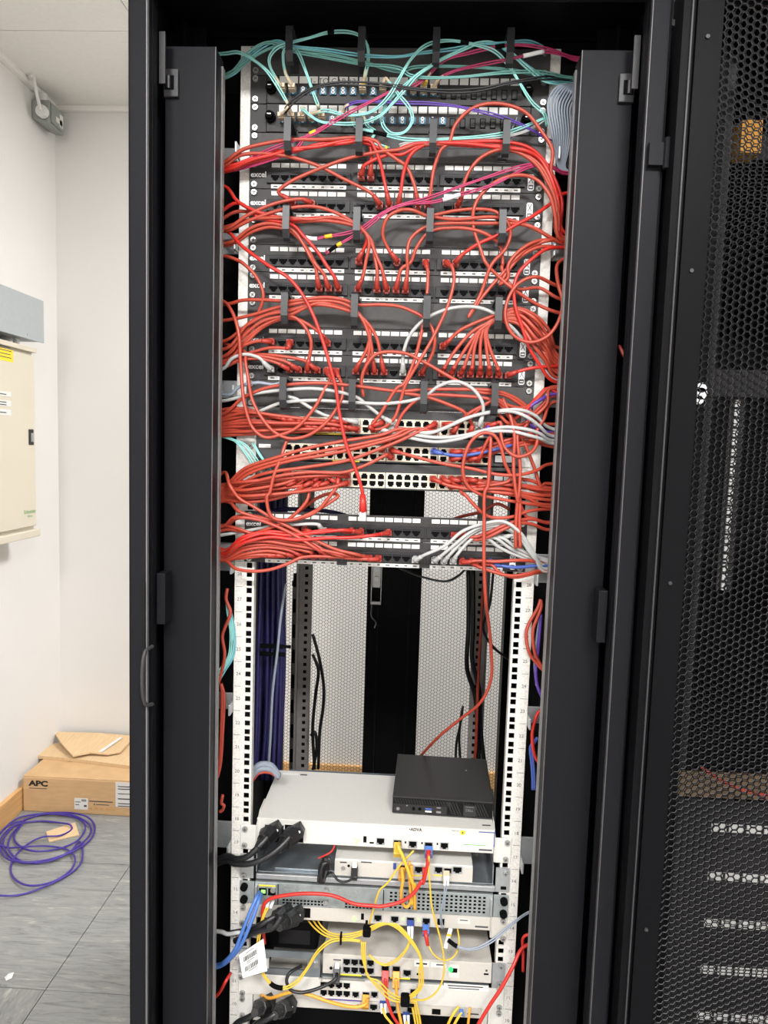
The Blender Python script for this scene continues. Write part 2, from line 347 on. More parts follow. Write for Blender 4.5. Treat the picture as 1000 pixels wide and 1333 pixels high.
# --- purple coil on the floor: one long cable lying in loose loops
def zz5(x, y): return (x / 5.128, 920 + y / 5.128)
path = [(-60, 840), (0, 800), (130, 740), (300, 712), (480, 708), (590, 740), (632, 800), (600, 890), (480, 970), (330, 1020), (150, 1040), (50, 985), (20, 900), (90, 800), (220, 735), (400, 712), (540, 745), (610, 815), (560, 900), (420, 990), (230, 1035), (60, 1020), (0, 930), (10, 870), (100, 790), (250, 765), (400, 775), (470, 790), (480, 815), (400, 860), (280, 870), (180, 920), (100, 1000), (70, 1080), (110, 1160), (220, 1195), (370, 1160), (480, 1080), (500, 1010), (440, 950), (300, 930), (150, 935), (50, 940), (-40, 890), (-60, 850), (60, 790), (150, 765), (95, 860), (120, 920), (240, 965), (400, 945), (520, 890), (570, 800), (500, 740), (330, 715), (200, 740), (80, 850), (60, 960), (170, 1040), (330, 1030), (460, 975), (530, 900), (552, 960), (530, 1060), (440, 1130), (300, 1200), (160, 1250), (60, 1262), (-60, 1255)]
pts = []
for k, (x, y) in enumerate(path):
    v = onZ(*zz5(x, y), .004 + .012 * ((k * 37) % 11) / 11); v.y = min(v.y, YBX - .012); v.x = max(v.x, XL + .03); pts.append(v)
tag(part('cable_coil', MB().tube(catmull(pts, 6), .0036, 6), 'purple', None, smooth=True), 'long purple network cable lying in loose coils on the floor', 'cable')
# ================================================================== the cabinet
def hexsheet(x0, x1, z0, z1, p, hole, depth=0):
    """perforated sheet in the xz plane at y = 0: a honeycomb of hexagonal holes"""
    vs = []; fs = []; R = p / math.sqrt(3); r = hole / math.sqrt(3); dx = 1.5 * R
    cs = [(math.cos(math.pi / 3 * k), math.sin(math.pi / 3 * k)) for k in range(6)]
    nc = int((x1 - x0) / dx) + 1; nr = int((z1 - z0) / p) + 1
    for i in range(nc):
        for j in range(nr):
            x = x0 + i * dx; z = z0 + j * p + (p / 2 if i % 2 else 0); n = len(vs)
            for q in (R, r):
                vs += [(x + c * q, 0, z + s * q) for c, s in cs]
            if depth: vs += [(x + c * r, depth, z + s * r) for c, s in cs]
            for k in range(6):
                l = (k + 1) % 6; fs.append((n + k, n + l, n + 6 + l, n + 6 + k))
                if depth: fs.append((n + 6 + k, n + 6 + l, n + 12 + l, n + 12 + k))
    me = bpy.data.meshes.new('perforated_sheet'); me.from_pydata(vs, [], fs)
    return me
def stuff(o): o['kind'] = 'stuff'; return o
def rail_mesh(sgn, zlo, zhi):
    """mounting rail with square holes; x measured from the hole line, outward positive times sgn"""
    m = MB(); a, b, h = -.0085, .0255, .0048
    def X(v): return sgn * v
    def fb(x0, x1, z0, z1): m.box(X(x0), X(x1), 0, .002, z0, z1)
    fb(a, -h, zlo, zhi); fb(h, b, zlo, zhi)
    zs = []
    n = 0
    while zu(n) < zhi:
        for d in (.00635, .022225, .0381):
            z = zu(n) + d
            if zlo + .01 < z < zhi - .01: zs.append(z)
        n += 1
    prev = zlo
    for z in zs: fb(-h, h, prev, z - h); prev = z + h
    fb(-h, h, prev, zhi)
    m.box(X(b - .002), X(b), .002, .05, zlo, zhi); m.box(X(a), X(a + .0015), .002, .016, zlo, zhi)
    return m
HT = 2.258
cab = thing('server_cabinet', 'tall open black server cabinet packed with patch panels and cables', 'server cabinet')
ZB = .03
for s in (-1, 1):
    m = MB().box(s * .3485, s * .373, -.172, -.148, ZB, HT - .05).box(s * .368, s * .373, -.148, -.06, ZB, HT - .05).box(s * .3485, s * .352, -.148, -.128, ZB, HT - .05)
    part('front_post', m, 'cover', cab, bevel=.0015)
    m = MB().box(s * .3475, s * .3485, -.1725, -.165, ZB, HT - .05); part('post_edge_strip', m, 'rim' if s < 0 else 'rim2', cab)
    part('side_panel', MB().box(s * .373, s * .375, -.17, .93, ZB, HT - .03), 'black', cab)
    m = MB().box(s * .33, s * .37, -.03, -.01, ZB, HT - .06).box(s * .33, s * .334, -.06, -.03, ZB, HT - .06)
    for k in range(100):
        z = .06 + k * .0211; m.box(s * .352, s * .358, -.033, -.03, z, z + .008, 1)
    part('slotted_column', m, ['black', 'edge'], cab)
    part('rear_post', MB().box(s * .33, s * .372, .86, .915, ZB, HT - .05), 'black', cab)
    part('cable_channel_back', MB().box(s * .262, s * .37, .16, .164, ZB, HT - .06), 'deep', cab)
    part('mounting_rail', rail_mesh(s, .09, 2.196), 'zinc', cab, (s * .2325, 0, 0))
    m = MB(); m.box(s * .226, s * .264, .748, .75, .09, 2.18).box(s * .2625, s * .264, .70, .748, .09, 2.18)
    for k in range(96):
        z = .12 + k * .0213; m.box(s * .2385, s * .2475, .7472, .748, z, z + .009, 1)
    part('rear_mounting_rail', m, ['railgrey', 'hole'], cab)
    for k, zz in enumerate((2.02, 1.87, 1.63, 1.33, 1.08, .82)):
        part('rail_bracket', MB().box(s * .2585, s * .30, .012, .016, zz, zz + (.022, .035, .03, .05, .03, .05)[k]).box(s * .2585, s * .262, -.02, .012, zz, zz + .02), 'steel', cab, bevel=.001)
    part('hinge_bracket', MB().box(s * .3385, s * .3465, -.128, -.125, 2.075, 2.147).box(s * .3375, s * .3385, -.1285, -.125, 2.075, 2.147), 'edge', cab)
    part('hinge_bracket', MB().box(s * .331, s * .3445, -.14, -.11, 1.27, 1.35), 'cover', cab, bevel=.001)
    # u numbers printed on the rail
    for n in range(9, 29):
        t = text('unit_number', str(n), .0085, 'ink', cab, (s * .2495, -.0005, zu(n - 1) + .0222), align='CENTER')
        if s < 0: t.location.x = -.2495
    m = MB()
    for n in range(9, 29): m.box(s * .2445, s * .2565, -.0004, -.0001, zu(n) - .0003, zu(n) + .0003)
    part('unit_marks', m, 'ink', cab)
part('roof', MB().box(-.375, .375, -.172, .93, HT - .03, HT), 'black', cab)
part('front_header', MB().box(-.373, .373, -.172, -.14, HT - .075, HT - .03), 'cover', cab, bevel=.002)
part('top_crossbar', MB().box(-.35, .35, .03, .05, 2.20, HT - .03).box(-.35, .35, .022, .03, 2.222, HT - .03), 'black', cab)
part('side_brace', MB().prism([(-.36, 2.19), (-.318, 2.15), (-.31, 2.15), (-.31, 2.215), (-.36, 2.215)], 'y', -.02, -.016), 'black', cab)
part('side_brace', MB().prism([(.36, 2.19), (.318, 2.15), (.31, 2.15), (.31, 2.215), (.36, 2.215)], 'y', -.02, -.016), 'black', cab)
part('base', MB().box(-.375, .375, -.172, .93, ZB, .075), 'black', cab)
for sx in (-.33, .33):
    for sy in (-.13, .88): part('levelling_foot', MB().cyl((sx, sy, 0), (sx, sy, ZB), .022), 'steel', cab)
# rear doors, perforated, meeting on a wide black strip
P2, H2 = .0107, .0096
for s in (-1, 1):
    d = part('rear_door', MB().box(s * .083, 0, .935, .965, .08, 2.2).box(s * .338, s * .373, .935, .965, .08, 2.2).box(s * .083, s * .338, .935, .965, .08, .13).box(s * .083, s * .338, .935, .965, 2.12, 2.2), 'black', cab)
    me = hexsheet(min(s * .083, s * .338), max(s * .083, s * .338), .13, 2.12, P2, H2); me.materials.append(MATS['cover'])
    stuff(part('perforated_sheet', me, None, d, (0, .95, 0)))
    part('door_stiffener', MB().box(s * .045, s * .05, .92, .935, .1, 2.18), 'deep', d)
lp = at(490.5, 760, .92)
lat = part('rear_latch', MB().box(lp.x - .0165, lp.x - .0125, .9, .935, lp.z - .05, lp.z + .085).box(lp.x + .0125, lp.x + .0165, .9, .935, lp.z - .05, lp.z + .085).box(lp.x - .0125, lp.x + .0125, .9, .93, lp.z - .008, lp.z + .07).box(lp.x - .0165, lp.x + .0165, .898, .93, lp.z - .06, lp.z - .05), 'chrome', cab, bevel=.001)
part('latch_wire', MB().tube(catmull([(lp.x - .012, .91, lp.z - .06), (lp.x - .012, .91, lp.z - .10), (lp.x + .002, .91, lp.z - .118), (lp.x - .002, .91, lp.z - .135)]), .0022, 6), 'chrome', lat)
part('latch_bolt', MB().cyl((lp.x, .893, lp.z + .02), (lp.x, .9, lp.z + .02), .008).cyl((lp.x, .893, lp.z + .05), (lp.x, .9, lp.z + .05), .008), 'steel', lat)
# the front door, swung right round in front of the neighbouring cabinet
fd = part('front_door', MB().prism([(.378, -.176), (.378, -.205), (.389, -.205), (.389, -.2), (.3935, -.2), (.3935, -.194), (.398, -.194), (.398, -.2), (.432, -.2), (.432, -.197), (.432, -.176)], 'z', .05, 2.2)
          .box(1.085, 1.122, -.2, -.176, .05, 2.2).box(.432, 1.085, -.2, -.176, .05, .11).box(.432, 1.085, -.2, -.176, 2.17, 2.2), 'black', cab)
me = hexsheet(.432, 1.087, .11, 2.17, .0103, .0089, .0016); me.materials.append(MATS['mesh']); me.materials.append(MATS['meshedge']); me.polygons.foreach_set('material_index', [k % 2 for k in range(len(me.polygons))])  # hole walls coloured paler so the rims seem to catch light
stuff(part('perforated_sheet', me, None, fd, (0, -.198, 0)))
part('edge_lip', MB().box(.3878, .3898, -.2085, -.205, .05, 2.2), 'edge', fd)
for py in (48, 352, 758, 1208):
    q = at(897 - .0647 * (py - 0) + 2, py, -.2); part('door_screw', MB().cyl((.4125, -.2025, q.z), (.4125, -.2, q.z), .0028, 8), 'edge', fd)
part('door_hinge', MB().box(.352, .378, -.182, -.174, 1.95, 1.98).cyl((.376, -.182, 1.945), (.376, -.182, 1.985), .005), 'cover', cab)
part('door_hinge', MB().box(.352, .378, -.182, -.174, .55, .58).cyl((.376, -.182, .545), (.376, -.182, .585), .005), 'edge', cab)
q = at(874, 20, -.15)
part('spring_pin', MB().cyl((q.x, -.15, q.z - .01), (q.x, -.15, q.z + .06), .003, 8).cyl((q.x, -.15, q.z - .016), (q.x, -.15, q.z - .008), .006, 8), 'chrome', fd)

# --- vertical cable managers either side
for s in (-1, 1):
    t = thing('vertical_cable_manager', 'tall black vertical cable manager cover on the ' + ('left' if s < 0 else 'right') + ' of the patch panels', 'cable manager')
    zt = 2.142
    part('cover', MB().prism([(s * .271, -.1), (s * .3475, -.1), (s * .3475, -.09), (s * .273, -.09), (s * .273, -.056), (s * .271, -.056)], 'z', .045, zt), 'cover', t, bevel=.0012)
    part('front_crease', MB().box(s * .2705, s * .2715, -.1006, -.0985, .045, zt - .001), 'rim2', t)
    part('edge_strip', MB().box(s * .2685, s * .271, -.068, -.056, .045, zt - .012), 'rim', t)
    for zc in (2.087, .42):
        h = part('hinge_latch', MB().box(s * .326, s * .348, -.106, -.1, zc - .02, zc + .02), 'edge', t, bevel=.001)
        part('latch_recess', MB().box(s * .332, s * .346, -.107, -.106, zc - .01, zc + .01), 'hole', h)
        part('latch_pin', MB().cyl((s * .34, -.107, zc - .009), (s * .34, -.107, zc + .009), .003, 8), 'edge', h)
    part('spine', MB().box(s * .29, s * .34, -.02, -.012, .06, 2.15), 'deep', t)
    for k in range(44):
        z = .14 + k * U; part('finger', MB().box(s * .285, s * .292, -.05, -.012, z, z + .006), 'deep', t) if k % 2 else None
q = at(207, 803, -.14)
part('pull_handle', MB().box(-.353, -.349, -.176, -.172, q.z - .06, q.z + .06), 'deep', cab)
q = at(194, 880, -.176)
part('door_catch', MB().tube(catmull([(q.x + .004, -.172, q.z + .045), (q.x - .002, -.186, q.z + .04), (q.x - .002, -.186, q.z - .04), (q.x + .004, -.172, q.z - .045)]), .003, 6), 'edge', cab)

# --- neighbouring cabinet seen through the open door
nb = thing('neighbour_cabinet', 'second black cabinet glimpsed through the perforated open door on the right', 'server cabinet')
NX0, NX1 = .384, 1.134
part('front_post', MB().box(NX0, NX0 + .03, -.168, -.14, ZB, HT), 'black', nb); part('front_post', MB().box(NX1 - .03, NX1, -.168, -.14, ZB, HT), 'black', nb)
part('side_panel', MB().box(NX0, NX0 + .003, -.14, .93, ZB, HT), 'black', nb); part('side_panel', MB().box(NX1 - .003, NX1, -.168, .93, ZB, HT), 'black', nb)
part('roof', MB().box(NX0, NX1, -.168, .93, HT - .03, HT), 'black', nb); part('base', MB().box(NX0, NX1, -.168, .93, ZB, .075), 'black', nb)
part('rear_panel', MB().box(NX0, NX1, .92, .93, ZB, HT), 'deep', nb)
for sx in (NX0 + .05, NX1 - .05):
    for sy in (-.12, .88): part('levelling_foot', MB().cyl((sx, sy, 0), (sx, sy, ZB), .022), 'steel', nb)
nd = part('front_door', MB().box(NX0 + .004, NX0 + .035, -.175, -.168, .08, 2.2).box(NX1 - .035, NX1 - .004, -.175, -.168, .08, 2.2).box(NX0 + .035, NX1 - .035, -.175, -.168, .08, .12).box(NX0 + .035, NX1 - .035, -.175, -.168, 2.16, 2.2), 'black', nb)
me = hexsheet(NX0 + .035, NX1 - .035, .12, 2.16, .0103, .0088); me.materials.append(MATS['mesh'])
stuff(part('perforated_sheet', me, None, nd, (0, -.17, 0)))
q = at(910, 513, -.18)
part('lock_escutcheon', MB().cyl((q.x, -.188, q.z), (q.x, -.174, q.z), .0085, 16).cyl((q.x, -.188, q.z + .008), (q.x, -.174, q.z + .008), .007, 16).cyl((q.x - .002, -.188, q.z - .009), (q.x - .002, -.174, q.z - .009), .006, 16), 'print', nd)  # white oval blob just behind the open door's mesh
NC = (NX0 + NX1) / 2
for s in (-1, 1): part('mounting_rail', MB().box(NC + s * .224, NC + s * .258, 0, .002, .09, 2.19), 'block', nb)
part('vertical_manager', MB().box(NX0 + .02, NX0 + .1, -.1, -.09, .06, 2.15), 'black', nb)
for k, py in enumerate((1077, 1140, 1201, 1262, 1322)):
    z = at(935, py, 0).z
    d = thing('rack_server', 'dark rack server with pale front strip in the neighbouring cabinet, ' + ('topmost', 'second from top', 'third from top', 'fourth from top', 'fifth from top')[k], 'server', (NC, -.004, z - .035), 'servers in the neighbouring cabinet')
    part('chassis', MB().box(-.22, .22, .004, .6, 0, .086), 'deep', d); part('bezel', MB().box(-.241, .241, 0, .004, 0, .086), 'block', d)
    m = MB()
    for c in range(12): m.box(-.175 + c * .03, -.15 + c * .03, -.002, 0, .03, .044)
    part('front_strip', m, 'paper', d)
z = at(960, 1040, 0).z
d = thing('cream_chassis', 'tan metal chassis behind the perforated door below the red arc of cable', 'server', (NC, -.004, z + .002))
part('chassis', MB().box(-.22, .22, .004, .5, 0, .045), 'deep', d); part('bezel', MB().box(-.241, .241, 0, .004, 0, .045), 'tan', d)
for px, py, sw, sh in ((978, 178, .032, .05),):
    q = at(px, py, .0); d = thing('orange_connector_block', 'orange block glimpsed high behind the perforated door', 'connector', (q.x, -.002, q.z))
    part('body', MB().box(-sw / 2, sw / 2, 0, .04, -sh / 2, sh / 2), 'orange', d); part('bracket', MB().box(-sw / 2 - .03, sw / 2 + .2, .04, .044, -.02, .02), 'block', d)
q = at(950, 770, 0); z = at(960, 490, 0).z
d = thing('slotted_strip', 'pale slotted metal strip behind the perforated door beside the dark rack', 'rail', (at(955, 600, .01).x, .01, q.z))
m = MB()
for k in range(22): m.box(-.004, .004, 0, .003, k * (z - q.z) / 22, k * (z - q.z) / 22 + .012)
part('tabs', m, 'paper', d); part('backing', MB().box(-.012, .012, .003, .006, 0, z - q.z), 'block', d)  # pale dashes stand in for light showing through a gap
z = at(985, 500, 0).z
d = thing('blank_panel', 'plain brownish blank panel behind the perforated door at eye height', 'panel', (NC, -.004, z - .022))
part('plate', MB().box(-.241, .241, 0, .003, 0, .044), 'block', d); part('lip', MB().box(-.2, .2, .003, .012, 0, .003), 'block', d)

# ================================================================== rack units
screw_me = MB().cyl((0, 0, 0), (0, -.0035, 0), .0052, 12, 0, .0046).box(-.003, .003, -.0038, -.0034, -.0006, .0006, 1).box(-.0006, .0006, -.0038, -.0034, -.003, .003, 1).mesh('screw', ['chrome', 'ink'])
screw_p = MB().cyl((0, 0, 0), (0, -.003, 0), .0058, 12, 0, .005).cyl((0, -.003, 0), (0, -.0042, 0), .005, 12, 0, .002).mesh('screw', 'print')
def screws(t, y=-.003, zs=(.00635, .0381), me=None, xs=(-.2325, .2325)):
    for x in xs:
        for z in zs: part('screw', me or screw_me, None, t, (x, y, z), (0, random.random() * 1.5, 0))
ORD = ['first', 'second', 'third', 'fourth', 'fifth', 'sixth', 'seventh', 'eighth']
def d_ring():
    m = MB(); w_ = .0055
    poly = [(-.003, .0245), (-.052, .0285), (-.0585, .024), (-.060, -.012), (-.052, -.024), (-.044, -.027), (-.044, -.0225), (-.050, -.0185), (-.0545, -.010), (-.0535, .019), (-.049, .0228), (-.003, .0185)]
    n = len(poly)
    vs = [(-w_, y, z) for y, z in poly] + [(w_, y, z) for y, z in poly]
    fs = [(i, (i + 1) % n, n + (i + 1) % n, n + i) for i in range(n)]
    caps = [(0, 1, 10, 11), (1, 2, 9, 10), (2, 3, 8, 9), (3, 4, 7, 8), (4, 5, 6, 7)]
    fs += [c for c in caps] + [tuple(n + i for i in reversed(c)) for c in caps]
    m.add(vs, fs); m.box(-.007, .007, -.005, -.003, -.018, .028); return m.mesh('ring', 'ring')
ring_me = d_ring()
def mgr(n, k):
    t = thing('cable_management_panel', 'black one-unit cable management panel with four hooks, ' + ORD[k] + ' from the top', 'cable panel', (0, 0, zu(n - 1)), 'cable management panels')
    part('plate', MB().box(-.2413, .2413, -.003, 0, .0004, U - .0004).box(-.2, .2, 0, .012, .001, .0025).box(-.2, .2, 0, .012, U - .0025, U - .001), 'plate', t, bevel=.0006)
    for x in (-.169, -.057, .058, .171): part('hook', ring_me, None, t, (x, 0, U / 2 - .0015))
    screws(t, me=None)
for k, n in enumerate((47, 44, 41, 38, 35)): mgr(n, k)
# copper patch panels
PX = [(-.1971, .1415)]
def port_x(i): g, k = divmod(i, 8); return -.1971 + g * .14185 + k * .01557
jack_me = MB().box(-.0068, .0068, -.0085, -.0075, -.0005, .0058, 1).box(-.0045, .0045, -.0086, -.0075, -.0034, -.0005, 1).box(-.0022, .0022, -.0086, -.0075, -.0052, -.0034, 1).box(-.0064, .0064, -.0087, -.0083, .0036, .0052, 0).mesh('port', ['block', 'hole'])
tag_me = MB().box(-.0068, .0068, -.0042, -.003, -.0034, .0034).mesh('label_tag', 'paper')
PANELS = {43: 0, 42: 1, 40: 2, 39: 3, 37: 4, 36: 5, 30: 6, 29: 7}
for n, k in PANELS.items():
    t = thing('copper_patch_bay', 'black 24-port copper patch panel, ' + ORD[k] + ' from the top', 'patch panel', (0, 0, zu(n - 1)), 'copper patch panels')
    part('plate', MB().box(-.2413, .2413, -.003, 0, .0004, U - .0004), 'panel', t, bevel=.0006)
    part('rear_tray', MB().box(-.21, .21, 0, .09, .002, .004), 'panel', t)
    for g in range(3):
        xa, xb = port_x(g * 8) - .0145, port_x(g * 8 + 7) + .0145
        part('port_block', MB().box(xa, xb, -.0075, -.003, .0085, .0268).box(xa + .003, xb - .003, -.0079, -.0075, .0255, .0262), 'block', t, bevel=.0008)
        m = MB().box(port_x(g * 8) - .0075, port_x(g * 8 + 7) + .0075, -.0042, -.003, .0006, .0068)
        for i in range(8):
            x = port_x(g * 8 + i); wd = .002 + .0015 * random.random()
            m.box(x - wd, x + wd, -.0044, -.0042, .0026, .0046, 1); 
            if i < 7: m.box(x + .0055, x + .0095, -.0044, -.0042, .0033, .0036, 1)
        part('label_strip', m, ['paper', 'ink'], t)
        for i in range(8):
            x = port_x(g * 8 + i); part('port', jack_me, None, t, (x, 0, .0168)); part('label_tag', tag_me, None, t, (x, 0, .0372))
    screws(t, me=screw_me)
    text('maker_mark', 'excel', .0118, 'print', t, (-.2388, -.0034, .0222), sx=1.05, bold=.00035)
    # white badge at the right end
    bd = part('badge', MB().prism([(.2145, .006), (.2165, .004), (.2225, .004), (.2245, .006), (.2245, .0275), (.2225, .0295), (.2165, .0295), (.2145, .0275)], 'y', -.0036, -.003), 'print', t)
    m = MB().box(.2158, .2232, -.004, -.0036, .0058, .0125)
    for a, b in (((.2162, .0155), (.2228, .0275)), ((.2228, .0155), (.2162, .0275))):
        m.add([(a[0] - .0006, -.0039, a[1]), (a[0] + .0006, -.0039, a[1]), (b[0] + .0006, -.0039, b[1]), (b[0] - .0006, -.0039, b[1])], [(0, 1, 2, 3)])
    part('badge_print', m, 'ink', bd)
    part('badge_mark', MB().box(.217, .222, -.0044, -.004, .008, .0102), 'print', bd)
# fibre patch panels
FX0, FX1 = at(369.5, 155, 0).x, at(667.6, 160, 0).x
def fib_x(i): return FX0 + (FX1 - FX0) * i / 23
lc_me = MB().box(-.0052, .0052, -.008, -.005, -.0055, .0055, 0).cyl((0, -.008, .0026), (0, -.0105, .0026), .0027, 10, 1).cyl((0, -.008, -.0026), (0, -.0105, -.0026), .0027, 10, 1).cyl((0, -.0105, .0026), (0, -.0107, .0026), .0012, 8, 2).cyl((0, -.0105, -.0026), (0, -.0107, -.0026), .0012, 8, 2).mesh('adapter', ['lcblue', 'print', 'hole'])
blank_me = MB().box(-.0045, .0045, -.0065, -.005, -.0075, .0075, 0).box(-.0034, .0034, -.0068, -.0065, -.0062, .0062, 1).mesh('blank', ['hole', 'block'])
lcon_me = MB().box(-.0032, .0032, -.022, -.008, -.005, .005, 0).cyl((0, -.022, .0015), (0, -.044, .006), .0026, 8, 1, .0016).mesh('adapter_plug', ['beige', 'beige'])
for n, k in ((46, 0), (45, 1)):
    t = thing('fibre_patch_bay', ('upper', 'lower')[k] + ' black fibre patch panel with white label strip and duplex sockets', 'patch panel', (0, 0, zu(n - 1)), 'fibre patch panels')
    part('ear', MB().box(-.2413, -.2145, -.003, 0, .0006, U - .0006), 'panel', t, bevel=.0005); part('ear', MB().box(.2145, .2413, -.003, 0, .0006, U - .0006), 'panel', t, bevel=.0005)
    part('front_plate', MB().box(-.2135, .2135, -.005, 0, .0006, U - .0006), 'panel', t, bevel=.0006)
    part('drawer', MB().box(-.21, .21, 0, .22, .002, U - .003), 'panel', t)
    for x in (-.2065, .2065):
        kn = part('knob', MB().cyl((x, -.005, .022), (x, -.012, .022), .0085, 16).cyl((x, -.012, .022), (x, -.02, .022), .0065, 16, 0, .0058), 'hole', t)
        part('knob_slot', MB().box(x - .003, x + .003, -.0206, -.02, .0214, .0226), 'chrome', kn)
    for i in range(24):
        x = fib_x(i); part('label_tag', MB().box(x - .0068, x + .0068, -.0058, -.005, .0315, .042), 'paper', t)
        used = (k == 0 and i in (0, 1, 8, 10, 13, 14, 15)) or (k == 1 and i in (0, 1, 2, 3, 4, 5, 6, 8, 9))
        if i > 15 + k: part('blank', blank_me, None, t, (x, 0, .017))
        else:
            part('adapter', lc_me, None, t, (x, 0, .019))
    if k == 0: text('handwriting', '1- TO CAB 13', .0125, 'ink', t, (fib_x(2.6), -.0062, .0345))
    screws(t, me=screw_me)
# network switches
sw_port = MB()
sw_port.box(-.0068, .0068, -.0205, -.0195, -.0062, .0058, 0).box(-.0052, .0052, -.0207, -.02, -.0022, .0044, 1).box(-.0035, .0035, -.0207, -.02, -.0046, -.0022, 1)
sw_top = sw_port.mesh('port', ['swport', 'hole'])
def sw_x(c): b, k = divmod(c, 6); return -.1724 + .0862 * b + .0083 + k * .01395
def sw_z(r): return .0222 if r == 't' else .0104
SW = {34: 0, 33: 1, 32: 2}
for n, k in SW.items():
    t = thing('network_switch', 'black 48-port network switch with metal port cages, ' + ('topmost', 'middle', 'lowest')[k] + ' of the three', 'network switch', (0, 0, zu(n - 1)), 'network switches')
    part('chassis', MB().box(-.22, .22, -.0195, .28, .0008, U - .001), 'swblack', t, bevel=.001)
    for s in (-1, 1): part('ear', MB().box(s * .22, s * .2413, -.003, 0, .001, U - .001).box(s * .22, s * .2215, -.018, 0, .001, U - .001), 'zinc', t)
    for b in range(4): part('port_cage', MB().box(-.1724 + .0862 * b, -.1724 + .0862 * b + .0845, -.0204, -.0195, .0036, .029), 'swport', t)
    for c in range(24):
        for r in 'tb': part('port', sw_top, None, t, (sw_x(c), 0, sw_z(r)), None if r == 'b' else (0, math.pi, 0))
    m = MB()
    for c in range(110):
        x = -.175 + c * .00318; m.box(x, x + .0017, -.0199, -.0195, .0335, .0372).box(x, x + .0017, -.0199, -.0195, .0385, .042)
    stuff(part('vent_slots', m, 'edge', t))
    m = MB().box(.178, .212, -.0198, -.0195, .006, .038); part('module_bay', m, 'hole', t)
    for c in range(4): part('module_slot', MB().box(.18 + (c % 2) * .016, .194 + (c % 2) * .016, -.0202, -.0198, .008 + (c // 2) * .014, .019 + (c // 2) * .014), 'steel' if k else 'swblack', t)
    part('marking', MB().box(-.215, -.195, -.0198, -.0195, .02, .026), 'print', t)
    part('yellow_tag', MB().box(-.12 + .03 * (k % 2), -.075 + .03 * (k % 2), -.0199, -.0195, .0005, .0034), 'swlabel', t)
    m = MB()
    for b in range(4):
        for j in range(2): m.box(-.1724 + .0862 * b + .008 + .04 * j, -.1724 + .0862 * b + .034 + .04 * j, -.0199, -.0195, .0012, .0024)
    part('port_print', m, 'edge', t)
    screws(t, zs=(.0222,))
# ================================================================== devices low in the rack
def feat(t, name, px, py, wpx, hpx, Y, th, m, parent_loc, bevel=0, mats=None):
    """small rectangular feature standing th proud of the plane y = Y, centred on a point of the front"""
    a = at(px - wpx / 2, py - hpx / 2 - .03 * 0, Y); b = at(px + wpx / 2, py + hpx / 2, Y); c = at(px, py, Y)
    hw = abs(b.x - a.x) / 2; hz = abs(at(px, py - hpx / 2, Y).z - at(px, py + hpx / 2, Y).z) / 2
    L_ = Vector(parent_loc)
    return part(name, MB().box(c.x - hw - L_.x, c.x + hw - L_.x, Y - th - L_.y, Y - L_.y, c.z - hz - L_.z, c.z + hz - L_.z), m, t, bevel=bevel)
def socket(t, px, py, Y, loc, w_=.0125, h_=.0105, frame='steel'):
    c = at(px, py, Y) - Vector(loc)
    m = MB().box(c.x - w_ / 2 - .0015, c.x + w_ / 2 + .0015, c.y - .0008, c.y, c.z - h_ / 2 - .0012, c.z + h_ / 2 + .0012, 0)
    m.box(c.x - w_ / 2, c.x + w_ / 2, c.y - .0012, c.y - .0008, c.z - h_ / 2 + .0025, c.z + h_ / 2, 1).box(c.x - w_ / 4, c.x + w_ / 4, c.y - .0012, c.y - .0008, c.z - h_ / 2, c.z - h_ / 2 + .0025, 1)
    return part('port', m, [frame, 'hole'], t)
# --- white access unit with the mini computer on top
LA = (0, -.004, .8455)
t = thing('access_unit', 'white slim rack unit carrying the black mini computer', 'network unit', LA)
part('chassis', MB().box(-.211, .2105, 0, .188, 0, .044), 'device', t, bevel=.0012)
part('front_lip', MB().box(-.211, .2105, -.0012, 0, .0405, .044), 'device', t)
for s in (-1, 1):
    part('ear', MB().box(s * .2135, s * .2413, 0, .003, -.0165, .029).prism([(0, -.0165), (.07, .0), (.07, .044), (.03, .044), (0, .029)], 'x', s * .2112, s * .2135), 'device', t, bevel=.0015)
for px, py in ((319, 1079), (318.4, 1100), (660.5, 1097), (658.3, 1118.5)):
    q = at(px, py, -.004) - Vector(LA); part('screw', screw_me, None, t, (q.x, 0, q.z), (0, random.random(), 0))
for px, py in ((462, 1092), (465, 1095), (468, 1093), (464, 1097)): feat(t, 'status_light', px, py, 2.2, 2.2, -.004, .0006, 'led', LA)
feat(t, 'usb_port', 475.2, 1092.5, 4, 8, -.004, .0006, 'hole', LA); feat(t, 'micro_port', 484, 1097, 5.5, 2, -.004, .0006, 'hole', LA)
for px, py in ((495.5, 1095), (517.5, 1097.5), (537.5, 1099), (558, 1100.5), (578.5, 1101)): socket(t, px, py, -.004, LA)
for px, py in ((528, 1096.5), (549.5, 1097.5), (569.5, 1098.5)): feat(t, 'indicator', px, py, 2, 2.5, -.004, .0005, 'hole', LA)
q = at(541, 1080, -.004) - Vector(LA); text('maker_mark', '\u2022ADVA', .0075, 'inkb', t, (q.x, -.0004, q.z), align='CENTER', bold=.0002)
q = at(593, 1081.5, -.004) - Vector(LA); text('model_print', 'FSP150', .0042, 'ink', t, (q.x, -.0004, q.z), align='CENTER')
q = at(602.5, 1083.5, -.004) - Vector(LA); s_ = part('warning_dot', MB().cyl((q.x, 0, q.z), (q.x, -.0005, q.z), .0048, 16), 'ysticker', t)
part('dot_print', MB().prism([(q.x - .0022, q.z - .0018), (q.x + .0022, q.z - .0018), (q.x, q.z + .0024)], 'y', -.0008, -.0005), 'ink', s_)
a = at(623, 1082, -.004) - Vector(LA); b = at(645, 1107, -.004) - Vector(LA)
